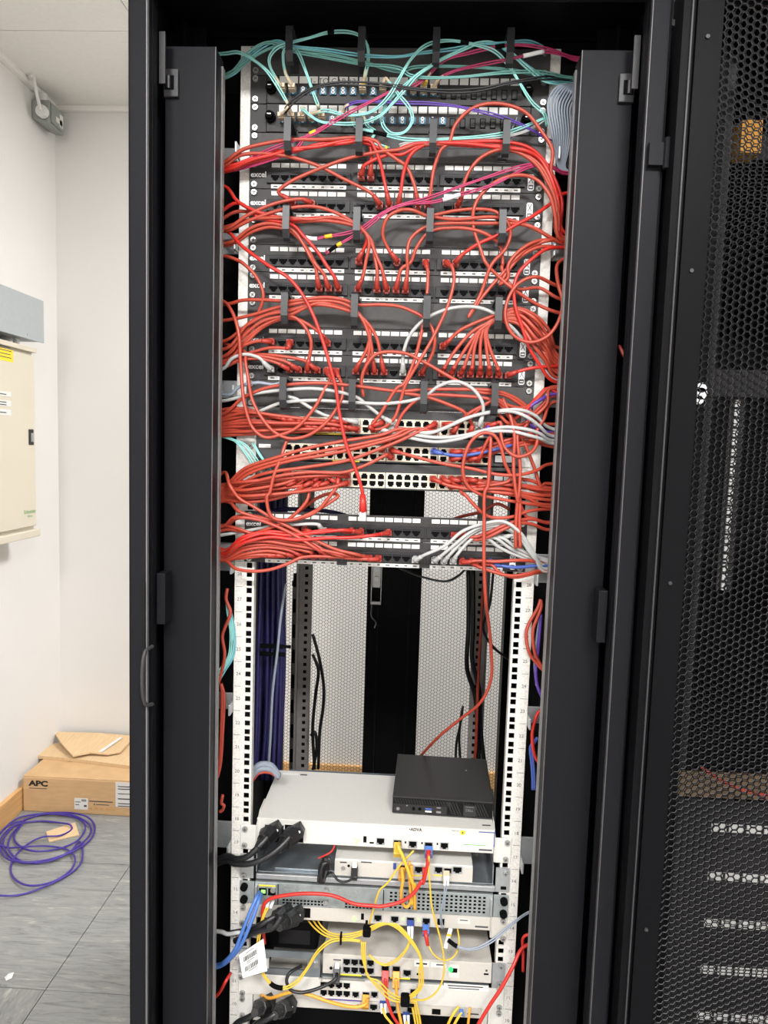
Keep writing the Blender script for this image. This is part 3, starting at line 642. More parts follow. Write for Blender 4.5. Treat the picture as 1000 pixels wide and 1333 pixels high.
part('corner_print', MB().prism([(a.x, a.z - .002), (a.x + .003, a.z + .002), (b.x - .002, a.z + .003), (b.x - .002, b.z + .006), (b.x - .0035, b.z + .006), (b.x - .0035, a.z - .002)], 'y', -.0004, 0), 'navyprint', t)
s_ = feat(t, 'name_label', 621, 1100, 40, 4.2, -.004, .0005, 'paper', LA)
feat(t, 'label_print', 618, 1100, 30, .9, -.0046, .0002, 'green', LA); feat(t, 'label_print', 632, 1106.5, 17, 2, -.004, .0004, 'ink', LA)
for px in (351, 377): feat(t, 'inlet', px + 6, 1085, 24, 22, -.004, .001, 'hole', LA)
q = at(378, 1006, .165); part('top_label', MB().box(q.x - .016, q.x + .016, q.y + .004, q.y + .012, .0441, .0444), 'paper', t); part('label_print', MB().box(q.x + .02, q.x + .034, q.y + .004, q.y + .009, .0441, .0444), 'ink', t)
q = at(636, 1073, -.004); part('label_print', MB().box(.19, .205, .012, .016, .0441, .0443), 'ink', t)
# --- mini computer
YP = .03; a = at(513, 1060, YP); b = at(638.5, 1070, YP)
zt = .8897; wp = .182; hp = .0345
LP = ((a.x + b.x) / 2, YP, zt)
t = thing('mini_computer', 'small flat black mini computer lying on the white rack unit', 'computer', LP, rot=(0, 0, -.03))
part('case', MB().box(-wp / 2, wp / 2, .006, .178, .002, hp).box(-wp / 2, wp / 2, 0, .006, hp - .004, hp).box(-wp / 2, wp / 2, 0, .006, .002, .004), 'pc', t, bevel=.0018)
part('front_face', MB().box(-wp / 2 + .001, wp / 2 - .001, .001, .006, .004, hp - .004), 'deep', t)
for k in range(36):
    x = -wp / 2 + .006 + k * .0049
    full = k > 20
    if x + .006 > wp / 2 - .002: break
    za, zb_ = (.006, hp - .005) if full else (.0215, hp - .005)
    if 25 <= k <= 29: za = .0265
    d_ = (zb_ - za) * .45
    part('grille_bar', MB().prism([(x, za), (x + .0022, za), (x + .0022 - d_, zb_), (x - d_, zb_)], 'y', -.0008, .001), 'pc', t)
part('front_plate', MB().box(-wp / 2 + .002, .008, -.0006, .001, .005, .0205), 'pc', t)
bd = part('badge', MB().box(.0375, .06, -.0016, .001, .0055, .026), 'block', t)
text('badge_mark', 'DELL', .0062, 'rim', bd, (.0488, -.0019, .0165), align='CENTER'); part('badge_line', MB().box(.042, .056, -.0019, -.0016, .0225, .0232), 'rim', bd)
part('power_symbol', MB().cyl((-.0805, -.0006, .011), (-.0805, -.0012, .011), .003, 12), 'rim', t)
for x in (-.052, -.041): part('audio_jack', MB().cyl((x, -.0006, .013), (x, -.0016, .013), .003, 12), 'hole', t)
part('disk_mark', MB().box(-.066, -.063, -.001, -.0006, .017, .019), 'rim', t)
part('usb_port', MB().box(-.031, -.0195, -.001, -.0006, .008, .0105, 0).box(-.031, -.0195, -.001, -.0006, .0125, .0155, 1), ['print', 'blue2'], t)
part('usb_port', MB().box(-.011, -.0025, -.001, -.0006, .0075, .011, 0).box(-.0105, -.003, -.001, -.0006, .0165, .0185, 0), 'rim', t)
for sx in (-1, 1):
    for sy in (.02, .16): part('rubber_foot', MB().cyl((sx * .075, sy, 0), (sx * .075, sy, .002), .008), 'hole', t)
part('side_clip', MB().box(wp / 2, wp / 2 + .004, .03, .06, .002, .03), 'edge', t)
q = LP; part('top_screw', MB().cyl((.047, .12, hp), (.047, .12, hp + .0004), .0018, 8), 'chrome', t)
# --- shelf tray with a second small white unit
LS = (0, -.004, .775)
t = thing('rack_shelf', 'galvanised metal shelf tray below the white access unit', 'shelf', LS)
part('tray_floor', MB().box(-.21, .213, .004, .34, .010, .012).box(-.18, .16, .01, .02, .012, .0165), 'tray', t, bevel=.0008)
part('front_lip', MB().box(-.212, .2165, -.002, .004, 0, .0105), 'steel', t, bevel=.0015)
part('back_wall', MB().box(-.21, .213, .338, .34, .012, .045), 'tray', t)
for s in (-1, 1): part('side_wall', MB().box(s * .211, s * .213, .004, .34, .010, .046), 'tray', t); part('ear', MB().box(s * .2165, s * .2413, -.0, .003, .0, .044), 'steel', t)
for x, y in ((-.14, .1), (.19, .09)): part('rivet', MB().cyl((x, y, .012), (x, y, .0135), .005, 10), 'chrome', t)
for px, py in ((317.7, 1139.6), (658.3, 1137)):
    q = at(px, py, -.004) - Vector(LS); part('screw', screw_me, None, t, (q.x, 0, q.z))
for px, py in ((655.5, 1156),): feat(t, 'slot', px, py, 7, 4, -.004, .0006, 'hole', LS)
LW = (.0525, -.002, .788)
t = thing('converter_unit', 'small white network unit standing on the galvanised shelf tray', 'network unit', LW)
part('chassis', MB().box(-.123, .123, 0, .21, 0, .0315), 'device', t, bevel=.0012)
part('front_plate', MB().box(-.123, .123, -.001, 0, .001, .028), 'device2', t)
socket(t, 545, 1132, -.003, LW); socket(t, 571, 1132.5, -.003, LW); socket(t, 583, 1134, -.003, LW); socket(t, 595.5, 1132.5, -.003, LW, .0145); socket(t, 525, 1130, -.003, LW)
feat(t, 'blue_port', 514, 1127.5, 3.8, 8, -.003, .0006, 'navyprint', LW)
for px, w_ in ((541, 12), (571, 10)): feat(t, 'yellow_marking', px, 1139.5, w_ + 4, 1.6, -.003, .0004, 'swlabel', LW)
q = at(447, 1130, -.003) - Vector(LW); part('power_inlet', MB().cyl((q.x, -.001, q.z), (q.x, -.0022, q.z), .004, 12), 'chrome', t)
q = at(454, 1127, -.003) - Vector(LW); part('audio_jack', MB().cyl((q.x, -.001, q.z), (q.x, -.0016, q.z), .0025, 12), 'hole', t)
feat(t, 'front_print', 447, 1122.5, 9, 1.4, -.003, .0003, 'edge', LW); feat(t, 'front_print', 477, 1122.5, 14, 1.4, -.003, .0003, 'edge', LW)
# --- galvanised router with vent slots
LR = (0, -.004, .7265)
t = thing('router', 'galvanised grey router with rows of vent slots and blue cables at its left', 'router', LR)
part('chassis', MB().box(-.2135, .2135, 0, .3, 0, .0425), 'galv', t, bevel=.0008)
for s in (-1, 1):
    part('ear', MB().box(s * .2145, s * .2413, 0, .003, .001, .042), 'galv', t, bevel=.0005)
    part('card_latch', MB().box(s * .2085, s * .2125, -.006, 0, .006, .036), 'steel', t)
    for z in (.0095, .033):
        kn = part('thumb_knob', MB().cyl((s * .2325, 0, z), (s * .2325, -.007, z), .0066, 14).cyl((s * .2325, -.007, z), (s * .2325, -.0085, z), .0045, 14), 'hole', t)
part('card_seam', MB().box(-.172, -.1705, -.001, 0, .002, .04).box(.018, .0195, -.001, 0, .002, .04), 'hole', t)
m = MB()
for r in range(5):
    for c in range(21): m.box(.03 + c * .0083, .0345 + c * .0083, -.0006, 0, .007 + r * .0068, .0102 + r * .0068)
for r in range(2):
    for c in range(13): m.box(-.163 + c * .0064, -.1588 + c * .0064, -.0006, 0, .004 + r * .0055, .0068 + r * .0055)
    for c in range(8): m.box(-.05 + c * .0064, -.0458 + c * .0064, -.0006, 0, .003 + r * .0055, .0058 + r * .0055)
stuff(part('vent_slots', m, 'hole', t))
m = MB()
for r in range(2):
    for c in range(7):
        m.cyl((-.158 + c * .0085, 0, .028 + r * .0075), (-.158 + c * .0085, -.0012, .028 + r * .0075), .0022, 8); m.cyl((-.078 + c * .0085, 0, .026 + r * .0075), (-.078 + c * .0085, -.0012, .026 + r * .0075), .0022, 8)
stuff(part('dimples', m, 'chrome', t))
for x, z in ((-.085, .034), (-.085, .012), (-.18, .03)): part('captive_screw', MB().cyl((x, 0, z), (x, -.005, z), .0048, 12), 'chrome', t)
part('port_module', MB().box(-.2075, -.174, -.003, 0, .004, .04), 'galv', t, bevel=.0005)
part('yellow_strip', MB().box(-.206, -.176, -.0035, -.003, .0365, .0392), 'swlabel', t)
for x in (-.1985, -.182): part('port', MB().box(x - .0068, x + .0068, -.0038, -.003, .02, .033), 'hole', t)
part('green_tab', MB().box(-.201, -.194, -.0045, -.0038, .024, .03), 'led', t)
# --- pale rack unit under the router
LD = (0, -.002, .6995)
t = thing('lower_access_unit', 'pale rack unit directly under the galvanised router', 'network unit', LD)
part('chassis', MB().box(-.211, .211, 0, .22, 0, .0262), 'device2', t, bevel=.001)
for s in (-1, 1):
    part('ear', MB().box(s * .2135, s * .2413, 0, .003, -.014, .0262).prism([(0, -.014), (.06, .0), (.06, .0262), (0, .0262)], 'x', s * .2112, s * .2135), 'device2', t, bevel=.001)
    for px, py in (((316.7, 1181), (315, 1201)) if s < 0 else ((655, 1199), (654.7, 1221.5))):
        q = at(px, py, -.002) - Vector(LD); part('screw', screw_me, None, t, (q.x, 0, q.z))
for px, py in ((460.5, 1194), (463, 1196.5), (461, 1197.5), (525, 1196.5), (545, 1197.5)): feat(t, 'status_light', px, py, 2.2, 2.2, -.002, .0006, 'led', LD)
feat(t, 'usb_port', 472, 1193, 3.5, 8, -.002, .0006, 'hole', LD)
for px, py in ((492, 1195), (514, 1196.5), (534.5, 1198), (555, 1199)): socket(t, px, py, -.002, LD)
feat(t, 'micro_port', 574, 1200, 9, 8, -.002, .0006, 'hole', LD); feat(t, 'name_label', 604, 1199, 16, 7, -.002, .0004, 'device', LD); feat(t, 'label_print', 604, 1198, 10, 1.2, -.0024, .0003, 'ink', LD); feat(t, 'label_print', 627, 1206.5, 17, 2, -.002, .0004, 'ink', LD)
for px in (372, 395): feat(t, 'inlet', px, 1188, 18, 12, -.002, .001, 'hole', LD)
# --- beige ethernet unit on a grey bracket, further down
LT = (0, -.004, .592)
t = thing('bracket_tray', 'grey metal bracket with a rectangular cut-out beside the eight-port unit', 'bracket', LT)
XA, XB_ = -.2135, -.092
m = MB().box(XA, XB_, 0, .003, 0, .012).box(XA, XB_, 0, .003, .034, .047).box(XA, -.185, 0, .003, .012, .034).box(-.116, XB_, 0, .003, .012, .034)
part('face', m, 'tray', t)
part('floor_plate', MB().box(-.09, .2135, .003, .3, 0, .002), 'tray', t)
part('cut_out_label', MB().box(XA, -.186, -.001, 0, .012, .031), 'device', t)
part('ear', MB().box(.2185, .2413, 0, .003, 0, .047), 'steel', t); part('ear', MB().box(-.2413, -.2145, 0, .003, 0, .047), 'steel', t)
for px, py in ((652.3, 1258), (650.5, 1279), (314, 1271)):
    q = at(px, py, -.004) - Vector(LT); part('screw', screw_me, None, t, (q.x, 0, q.z))
q = at(416, 1256, -.004) - Vector(LT); part('clip', MB().box(q.x - .01, q.x - .002, -.004, 0, q.z - .004, q.z + .006), 'chrome', t)
LE = (.065, -.004, .6005)
t = thing('eight_port_unit', 'beige slim unit with eight ports and a green glowing light', 'network unit', LE)
part('chassis', MB().box(-.1525, .1525, .0, .25, 0, .0385), 'device2', t, bevel=.001)
m = MB()
for r in range(3):
    for c in range(46): m.box(-.12 + c * .0056, -.1175 + c * .0056, .15 + r * .012, .156 + r * .012, .0385, .0388)
stuff(part('top_vents', m, 'edge', t))
for r in range(2):
    for c in range(4): socket(t, 451.5 + c * 10.3, 1252 + r * 10.3 + c * .5, -.004, LE, .0118, .011)
for px, py in ((501.5, 1260.5), (516, 1261.5), (530, 1266.5)): socket(t, px, py, -.004, LE)
q = at(412.7, 1254.5, -.004) - Vector(LE); part('screw', screw_me, None, t, (q.x, 0, q.z))
feat(t, 'model_print', 439, 1249.5, 10, 1.6, -.004, .0004, 'ink', LE); feat(t, 'yellow_marking', 455, 1269, 32, 2, -.004, .0004, 'swlabel', LE); feat(t, 'yellow_marking', 521, 1273.5, 26, 2, -.004, .0004, 'swlabel', LE)
q = at(431, 1260, -.004) - Vector(LE); part('audio_jack', MB().cyl((q.x, 0, q.z), (q.x, -.001, q.z), .0028, 12), 'hole', t)
s_ = feat(t, 'oval_label', 549, 1254.5, 19, 7, -.004, .0006, 'paper', LE); feat(t, 'label_print', 549, 1254.5, 14, 2, -.0046, .0003, 'edge', LE)
s_ = feat(t, 'warning_label', 571, 1256, 19, 6, -.004, .0006, 'paper', LE); feat(t, 'label_print', 573, 1256, 10, 1.6, -.0046, .0003, 'ink', LE)
q = at(591, 1264, -.004) - Vector(LE); pb = part('power_socket', MB().box(q.x - .0095, q.x + .0095, -.001, 0, q.z - .012, q.z + .012), 'device', t)
part('socket_hole', MB().box(q.x - .006, q.x + .006, -.0014, -.001, q.z - .002, q.z + .006), 'hole', pb); part('glowing_light', MB().cyl((q.x - .006, -.001, q.z + .004), (q.x - .006, -.003, q.z + .004), .0042, 12), 'ledg', pb)
feat(t, 'reset_slot', 633, 1268, 6, 2, -.004, .0006, 'hole', LE); feat(t, 'reset_mark', 633.5, 1263.5, 2.5, 2.5, -.004, .0004, 'ink', LE); feat(t, 'micro_port', 545, 1268, 5, 2.5, -.004, .0006, 'hole', LE)
# --- pale unit with blank plate
LB = (0, -.005, .5515)
t = thing('modular_unit', 'pale modular rack unit with white blank plates and small port module', 'network unit', LB)
part('chassis', MB().box(-.088, .2135, .003, .25, 0, .0395), 'device2', t)
part('blank_plate', MB().box(-.2413, -.089, 0, .003, 0, .040), 'device', t, bevel=.001); part('blank_plate', MB().box(.085, .2413, 0, .003, 0, .040), 'device', t, bevel=.001)
part('module', MB().box(-.088, .084, -.001, .003, .002, .040), 'device', t, bevel=.001)
for s in (-1, 1): part('ear', MB().box(s * .2145, s * .2413, .0005, .0035, -.045, .0), 'device', t)
for px, py in ((315.7, 1292), (315.5, 1299.5), (315.5, 1321), (650, 1287.5), (650, 1311), (649.5, 1318.5), (650.5, 1280)):
    q = at(px, py, -.005) - Vector(LB); part('screw', screw_me, None, t, (q.x, 0, q.z))
for r in range(2):
    for c in range(4): socket(t, 421.5 + c * 10, 1281.5 + r * 10.5 + c * .5, -.006, LB, .0115, .011, 'device2')
for px, py in ((463, 1294.5), (476.5, 1295), (487.5, 1294.5), (538.5, 1291)): socket(t, px, py, -.006, LB, .011, .01)
feat(t, 'notice_label', 607, 1285, 58, 7.5, -.005, .0006, 'paper', LB); feat(t, 'label_print', 606, 1284, 46, 1.3, -.0056, .0003, 'edge', LB); feat(t, 'label_print', 604, 1287, 40, 1.1, -.0056, .0003, 'edge', LB)
feat(t, 'purple_line', 452, 1302, 58, 1.2, -.006, .0004, 'violet', LB); feat(t, 'module_edge', 445, 1275, 60, 1.6, -.006, .0006, 'chrome', LB)
LF = (0, -.003, .5305)
t = thing('bottom_access_unit', 'slim pale rack unit lowest in view with black power plugs at its left', 'network unit', LF)
part('chassis', MB().box(-.2, .202, 0, .22, 0, .0205), 'device2', t, bevel=.001)
for px, py in ((486.5, 1311), (511, 1313), (535, 1314.5)): socket(t, px, py, -.003, LF)
feat(t, 'cage', 568, 1317, 11, 7, -.003, .0006, 'hole', LF); feat(t, 'usb_port', 467, 1309, 4, 3, -.003, .0006, 'hole', LF); feat(t, 'label_print', 616, 1320, 15, 1.6, -.003, .0004, 'edge', LF)
part('ear_plate', MB().box(.202, .2135, .0, .003, -.03, .0205), 'device2', t); part('ear_plate', MB().box(-.2135, -.2, .0, .003, -.03, .0205), 'device2', t)
# --- white tag hanging off the left rail
a, b, c, d = at(311, 1243, -.055), at(343, 1222, -.05), at(348, 1264, -.06), at(316, 1273, -.065)
nrm = (b - a).cross(d - a).normalized() * .0006
if nrm.y > 0: nrm = -nrm
t = tag(part('asset_tag', MB().add([a, b, c, d, a - nrm, b - nrm, c - nrm, d - nrm], [(0, 1, 2, 3), (7, 6, 5, 4), (0, 4, 5, 1), (1, 5, 6, 2), (2, 6, 7, 3), (3, 7, 4, 0)]), 'paper', None), 'white barcode tag hanging from the left rail beside the blue cables', 'tag')
def tq(u, v): return a + (b - a) * u + (d - a) * v + nrm * 1.0
m = MB()
def tb(u0, u1, v0, v1): m.add([tq(u0, v0), tq(u1, v0), tq(u1, v1), tq(u0, v1)], [(0, 1, 2, 3)])
random.seed(3)
for v in (.22, .64):
    u = .14
    while u < .66:
        w_ = random.choice((.01, .018, .026)); tb(u, u + w_, v, v + .2); u += w_ + random.choice((.012, .02))
for v, u in ((.1, .6), (.47, .55), (.54, .4), (.88, .6)): tb(.25, u, v, v + .025)
part('barcode', m, 'ink', t)
# --- black boxes behind the bracket, tucked power supplies
t = thing('power_adapter', 'black power brick tucked behind the grey bracket cut-out', 'power adapter', (-.15, .06, .594))
part('case', MB().box(-.05, .045, 0, .09, 0, .062), 'deep', t, bevel=.006); part('label', MB().box(-.03, .03, -.0004, 0, .012, .04), 'block', t)
# --- vertical power strips at the back of the cabinet
q = at(381, 763, .80)
t = thing('power_strip', 'dark vertical power strip behind the left rear rail', 'power strip', (-.275, .80, .09))
part('body', MB().box(-.017, .012, 0, .03, 0, q.z - .09), 'railgrey', t, bevel=.003); part('end_cap', MB().box(-.018, .013, -.001, .031, q.z - .09, q.z - .075), 'block', t)
part('hanger', MB().tube(catmull([(-.012, .01, q.z - .076), (-.012, .01, q.z - .056), (-.002, .01, q.z - .056), (-.002, .01, q.z - .076)]), .002, 6), 'block', t)
for k in range(16): part('outlet', MB().box(-.014, .006, -.002, 0, .08 + k * .075, .12 + k * .075), 'deep', t)
# ================================================================== cables
REG = dict(a=(280, 30), b=(520, 30), c=(280, 180), d=(520, 180), e=(280, 340), f=(520, 340), g=(280, 490), h=(520, 490), i=(280, 620), j=(520, 620), k=(280, 780), l=(520, 780), m=(280, 980), n=(480, 980), o=(280, 1130), q=(480, 1130))
SCL = 240 / 1000
USED = {}
def parse(s):
    """tokens: letter x,y (study crop) or A x,y (whole frame), optional @mm in front of the rails; pU.N patch port; sU.cN.t/b switch port; xU.N fibre socket"""
    out = []; ends = []
    for tk in s.split():
        dep = None
        if '@' in tk: tk, dd = tk.split('@'); dep = float(dd)
        k = tk[0]
        if k == 'p':
            u, n = tk[1:].split('.'); u = int(u); n = int(n); out.append(['P', Vector((port_x(n - 1), -.0085, zu(u - 1) + .0168))]); ends.append(('p', u, n))
        elif k == 's' and tk[1].isdigit():
            u, c, r = tk[1:].split('.'); u = int(u); out.append(['P', Vector((sw_x(int(c) - 1), -.0205, zu(u - 1) + sw_z(r)))]); ends.append(('s', u, int(c), r))
        elif k == 'x':
            u, n = tk[1:].split('.'); u = int(u); n = int(n); out.append(['P', Vector((fib_x(n - 1), -.0105, zu(u - 1) + .019))]); ends.append(('x', u, n))
        else:
            x, y = tk[1:].split(',')
            ox, oy, sc = (0, 0, 1) if k == 'A' else REG[k] + (SCL,)
            out.append([dep, ox + float(x) * sc, oy + float(y) * sc])
    return out, ends
def depth_of(v): return -v.y * 1000
def route(s, jit=0):
    pts, ends = parse(s); n = len(pts)
    dep = [depth_of(p[1]) if p[0] == 'P' else p[0] for p in pts]
    known = [i for i in range(n) if dep[i] is not None]
    if not known: dep = [28] * n; known = list(range(n))
    # cables hang a little in front of whatever they plug into
    full = []
    for i in range(n):
        if dep[i] is not None: full.append(dep[i]); continue
        lo = [k for k in known if k < i]; hi = [k for k in known if k > i]
        def val(k): return dep[k] if pts[k][0] != 'P' else 30
        if lo and hi: a, b = lo[-1], hi[0]; full.append(val(a) + (val(b) - val(a)) * (i - a) / (b - a) + jit)
        else: full.append(val((lo or hi)[-1 if lo else 0]) + jit)
    out = []
    for i in range(n):
        if pts[i][0] == 'P': out.append(pts[i][1])
        else: out.append(at(pts[i][1], pts[i][2], -full[i] / 1000))
    # a plugged end first comes straight out of its socket
    def lead(port, nxt, u):
        d = nxt - port; d.y = 0
        d = d.normalized() if d.length > 1e-6 else Vector((0, 0, -1))
        return [port, port + Vector((0, -.013, 0)), port + Vector((0, -.021, 0)) + d * .008]
    if pts[0][0] == 'P': out = lead(out[0], out[1], ends[0]) + out[1:]
    if pts[-1][0] == 'P': out = out[:-1] + lead(out[-1], out[-2], ends[-1])[::-1]
    return out, ends, pts[0][0] == 'P', pts[-1][0] == 'P'
plug_mes = {}
def plug_me(m):
    if m not in plug_mes: plug_mes[m] = MB().box(-.0054, .0054, -.0125, -.0005, -.0048, .0042, 0).box(-.003, .003, -.0115, -.001, .0042, .0062, 0).box(-.004, .004, -.0155, -.0125, -.0036, .0034, 0).mesh('plug', m)
    return plug_mes[m]
def lc_plug_me(m):
    k = 'lc' + m
    if k not in plug_mes: plug_mes[k] = MB().box(-.0052, .0052, -.012, 0, -.0045, .0045, 0).box(-.0052, -.0006, -.016, -.012, -.003, .003, 0).box(.0006, .0052, -.016, -.012, -.003, .003, 0).mesh('plug', m)
    return plug_mes[k]
UN = {43: 'first', 42: 'second', 40: 'third', 39: 'fourth', 37: 'fifth', 36: 'sixth', 30: 'seventh', 29: 'eighth'}
CNAME = dict(red='red', red2='bright red', red3='dull red', whitec='white', blue='blue', blue2='blue', greyc='grey', aqua='aqua', aqua2='turquoise', teal='teal', magenta='magenta', violet='violet', yellow='yellow', orange='orange', blackc='black', navy='dark purple')
NTH = 'first second third fourth fifth sixth seventh eighth ninth tenth eleventh twelfth thirteenth fourteenth fifteenth sixteenth seventeenth eighteenth nineteenth twentieth twenty-first twenty-second twenty-third twenty-fourth'.split()
def where(e):
    if e[0] == 'p': return '%s port of %s patch panel' % (NTH[e[2] - 1], UN[e[1]])
    if e[0] == 's': return '%s %s port of %s switch' % (NTH[e[2] - 1], 'upper' if e[3] == 't' else 'lower', {34: 'topmost', 33: 'middle', 32: 'lowest'}[e[1]])
    return '%s socket of %s fibre panel' % (NTH[e[2] - 1], {46: 'upper', 45: 'lower'}[e[1]])
LAB = {}
def cable(col, s, label=None, r=.0029, duplex=False, group=None, jit=None, boot=None, name=None, n=8, bands=()):
    if jit is None: jit = random.uniform(-5, 5)
    P, ends, p0, p1 = route(s, jit)
    pts = catmull(P, 7 if r > .002 else 6)
    if duplex:
        m = MB(); N = len(pts)
        A, B = [], []
        for i in range(N):
            tg = (pts[min(i + 1, N - 1)] - pts[max(i - 1, 0)]).normalized(); sd = tg.cross(Vector((0, 1, 0)))
            sd = sd.normalized() if sd.length > .05 else Vector((1, 0, 0))
            w = r * (1.15 + .35 * math.sin(i * .31 + len(s))); A.append(pts[i] + sd * w); B.append(pts[i] - sd * w)
        m.tube(A, r, 6); m.tube(B, r, 6)
    else: m = MB().tube(pts, r, n)
    fib = r < .002
    nm = name or ('fibre_patch_cable' if fib else 'patch_cable')
    o = part(nm, m, col, None, smooth=True)
    if not label:
        label = CNAME[col] + ' cable in ' + (where(ends[0]) if len(ends) == 1 else where(ends[0]) + ' and ' + where(ends[-1]))
        if len(ends) == 1: label = label.replace(' cable in ', (' fibre pair' if fib else ' patch cable') + ' plugged into ')
    assert label not in LAB or group, label
    LAB[label] = 1
    tag(o, label, 'cable', group)
    for e, isend, first in ([(ends[0], p0, True)] if p0 else []) + ([(ends[-1], p1, False)] if p1 else []):
        port = P[0] if first else P[-1]
        seq = pts if first else pts[::-1]
        bm_ = boot or ('beige' if fib else {'red': 'plugred', 'red2': 'plugred', 'red3': 'plugred'}.get(col, col))
        if fib: part('plug', lc_plug_me(bm_), None, o, port)
        else: part('plug', plug_me(bm_), None, o, port, None if random.random() < .8 else (0, math.pi, 0))
        # strain relief boot follows the first centimetres of the lead
        acc = 0; bp = []; start = .012
        for i in range(1, len(seq)):
            acc += (seq[i] - seq[i - 1]).length
            if acc > start: bp.append(seq[i])
            if acc > (.03 if not fib else .036): break
        if len(bp) > 1:
            part('boot', MB().tube(bp, .0050 if not fib else .0034, 8, 0, .0035 if not fib else .002), bm_, o, smooth=True)
    for fr, ln, bc in bands:      # coloured sleeves round the lead
        i0 = int(fr * (len(pts) - 1)); i1 = min(len(pts) - 1, i0 + ln)
        if i1 > i0: part('sleeve', MB().tube(pts[i0:i1 + 1], r * (2.6 if duplex else 1.35), 8), bc, o, smooth=True)
    return o
LG = 'A283,%d@15'          # hidden behind the left cable manager
def left(y): return 'A266,%d@10 ' % y
def right(x, y): return ' A%d,%d@10' % (x + 26, y)
random.seed(11)
# ------------------------------------------------ red leads of the upper panels
cable('red', left(220) + 'c50,130@30 c150,62@38 c290,25@40 c415,8@42 a600,632 a790,622@42 a880,645 c900,50@40 c990,118 d35,150 d80,250 p42.15')
cable('red', left(222) + 'c50,152@26 c130,95@32 c240,82@34 c400,100 c560,150 c700,222 c850,300@30 p42.11')
cable('red2', left(224) + 'c70,172@24 c200,118@34 c330,85 c420,58@40 c560,45 c700,14 c800,4@40 c838,30 c848,110@32 p43.10')
cable('red2', 'p43.9 c808,150@34 c860,118@36 c960,80 d60,36@40 d180,26@42 d400,42 d545,42@42 d650,62@38 d740,120 d810,220 d860,340@30 d880,530' + right(731, 312))
cable('red', 'p42.3 c385,322@30 c343,292@36 c395,245 c560,168 c720,110 c900,72@40 d0,62 d90,34@40 d180,36@42 d400,30 d550,58@40 d640,72 d760,145 d830,280@34 d865,440 d862,545' + right(729, 315))
cable('red', left(300) + 'c60,492@26 c190,410@34 c340,350@34 c470,330@32 p42.5')
cable('red2', 'p42.12 c920,240@30 c895,130@36 c868,60@40 c838,14@42 a700,652@40 a560,668 a430,690@40 c300,75 c120,140@28' + ' A264,226@12')
cable('red', 'p42.16 d168,300@34 d188,165@38 d228,60 b270,650@42 b300,560 b370,480 b450,443@42 b560,440 b680,482 b765,580@38 b830,690 d822,180@30 d850,330 d858,520' + right(728, 310))
cable('red2', 'p42.13 d8,290@32 d25,180@36 d62,90 d135,38@40 d290,26 d545,50@42 d680,66 d760,110@36 d830,235 d870,390@26 d872,545' + right(731, 316))
cable('red', 'p42.18 d335,325@32 d350,250@38 d388,165 d450,100 d545,62@42 d640,75@40 d740,140 d800,232 d848,345@32 d862,530' + right(728, 312))
cable('red', right(728, 311).strip() + ' d868,540@26 d845,420@38 d815,310@44 d740,222 d640,200@46 d530,232 d445,305 d405,380@44 d402,480 d440,600 f470,10@42 f540,85 f610,145@40 f740,230 f850,276@24' + right(724, 410), 'red cable looping high over the second patch panel and down to the right edge')
cable('red', 'd130,420@40 d190,416@42 d300,394 d420,384@42 d520,398 d585,455@44 d603,520 d575,600 f500,20@42 f440,180 f375,303@40 f450,195 f575,50 d640,645@38 d720,585 d800,556@30 d875,552' + right(730, 316), 'red cable looping right of the third cable panel with its bight over fourth patch panel')
cable('red2', left(226) + 'c60,180@20 c200,130@28 c330,100 c425,74@36 c600,26 c800,22@38 d0,90@36 d90,50 d165,30@40 d330,22 d545,18@40 d700,50@34 d790,130 d880,330@20 d884,500' + right(732, 306), 'bright red cable running through all hooks of the second cable panel')
# management panel 3 (U41)
cable('red2', left(238) + 'c60,265@18 c120,340@26 c220,395@34 c330,425 c415,440@40 c600,432 c700,450 c785,478@42 c825,540@38 c800,615 p40.9')
cable('red', left(298) + 'c60,502@22 c190,445@32 c300,405@36 c400,380@40 c530,370 c640,398 c770,470@42 c850,560@38 c868,650 e880,60@34 p39.11')
cable('red', left(302) + 'c60,480@20 c200,440@30 c390,432@40 c520,440 c650,430 c785,482@42 c835,560 c820,660 e800,90@34 p39.9')
cable('red', left(318) + 'c90,562@22 c190,490@32 c290,462@36 c415,496@40 c470,560@38 c520,650 e545,30@34 p39.6')
cable('red', left(320) + 'c98,572@18 c200,508@28 c310,482@34 c420,512@38 c500,600@36 c550,690 e590,70@34 p39.7')
cable('red2', left(296) + 'c120,350@24 c240,430@30 c420,470@38 c480,530@40 c560,620@38 e600,15 e650,90@34 p39.8')
cable('red3', left(304) + 'c110,400@14 c250,415@22 c420,450@34 c620,448@40 c785,490@42 c840,555 c880,650 e905,40@36 p39.12')
cable('red', 'p40.13 c945,608@30 c910,520@38 c935,432 c1000,392@42 d60,388 d150,420@40 d300,440 d510,428@42 d640,455@36 d740,490 d840,550@22' + right(727, 318))
cable('red', 'p39.14 f45,40@34 d42,640 d60,548@38 d150,478@40 d260,462 d420,462@42 d560,462@42 d680,470@36 d790,520 d860,560@20' + right(729, 320))
cable('red', 'p39.13 f12,40@34 d60,675 d95,590@38 d165,508@40 d280,486 d400,496@42 d490,530@40 d545,580@34 d560,690 f555,30@34 f580,100 f640,150@34 f760,145 f860,200@22' + right(727, 392))
cable('red2', 'p40.18 d345,628@32 d430,572@38 d545,520@42 d640,466@40 d720,424@36 d820,355 d880,305@20' + right(733, 250))
cable('red', 'p40.16 f155,60@34 f148,200@40 f120,390@42 f70,570 f20,670@44 g990,60@44 g900,200@40 g850,270@38 s34.12.t')
cable('red', 'p40.17 f285,30@34 f297,90@38 f270,220@42 f190,400@44 f110,540 f30,680@44 g1010,120@42 g970,230@40 g900,285@38 g850,282@36 s34.11.b')
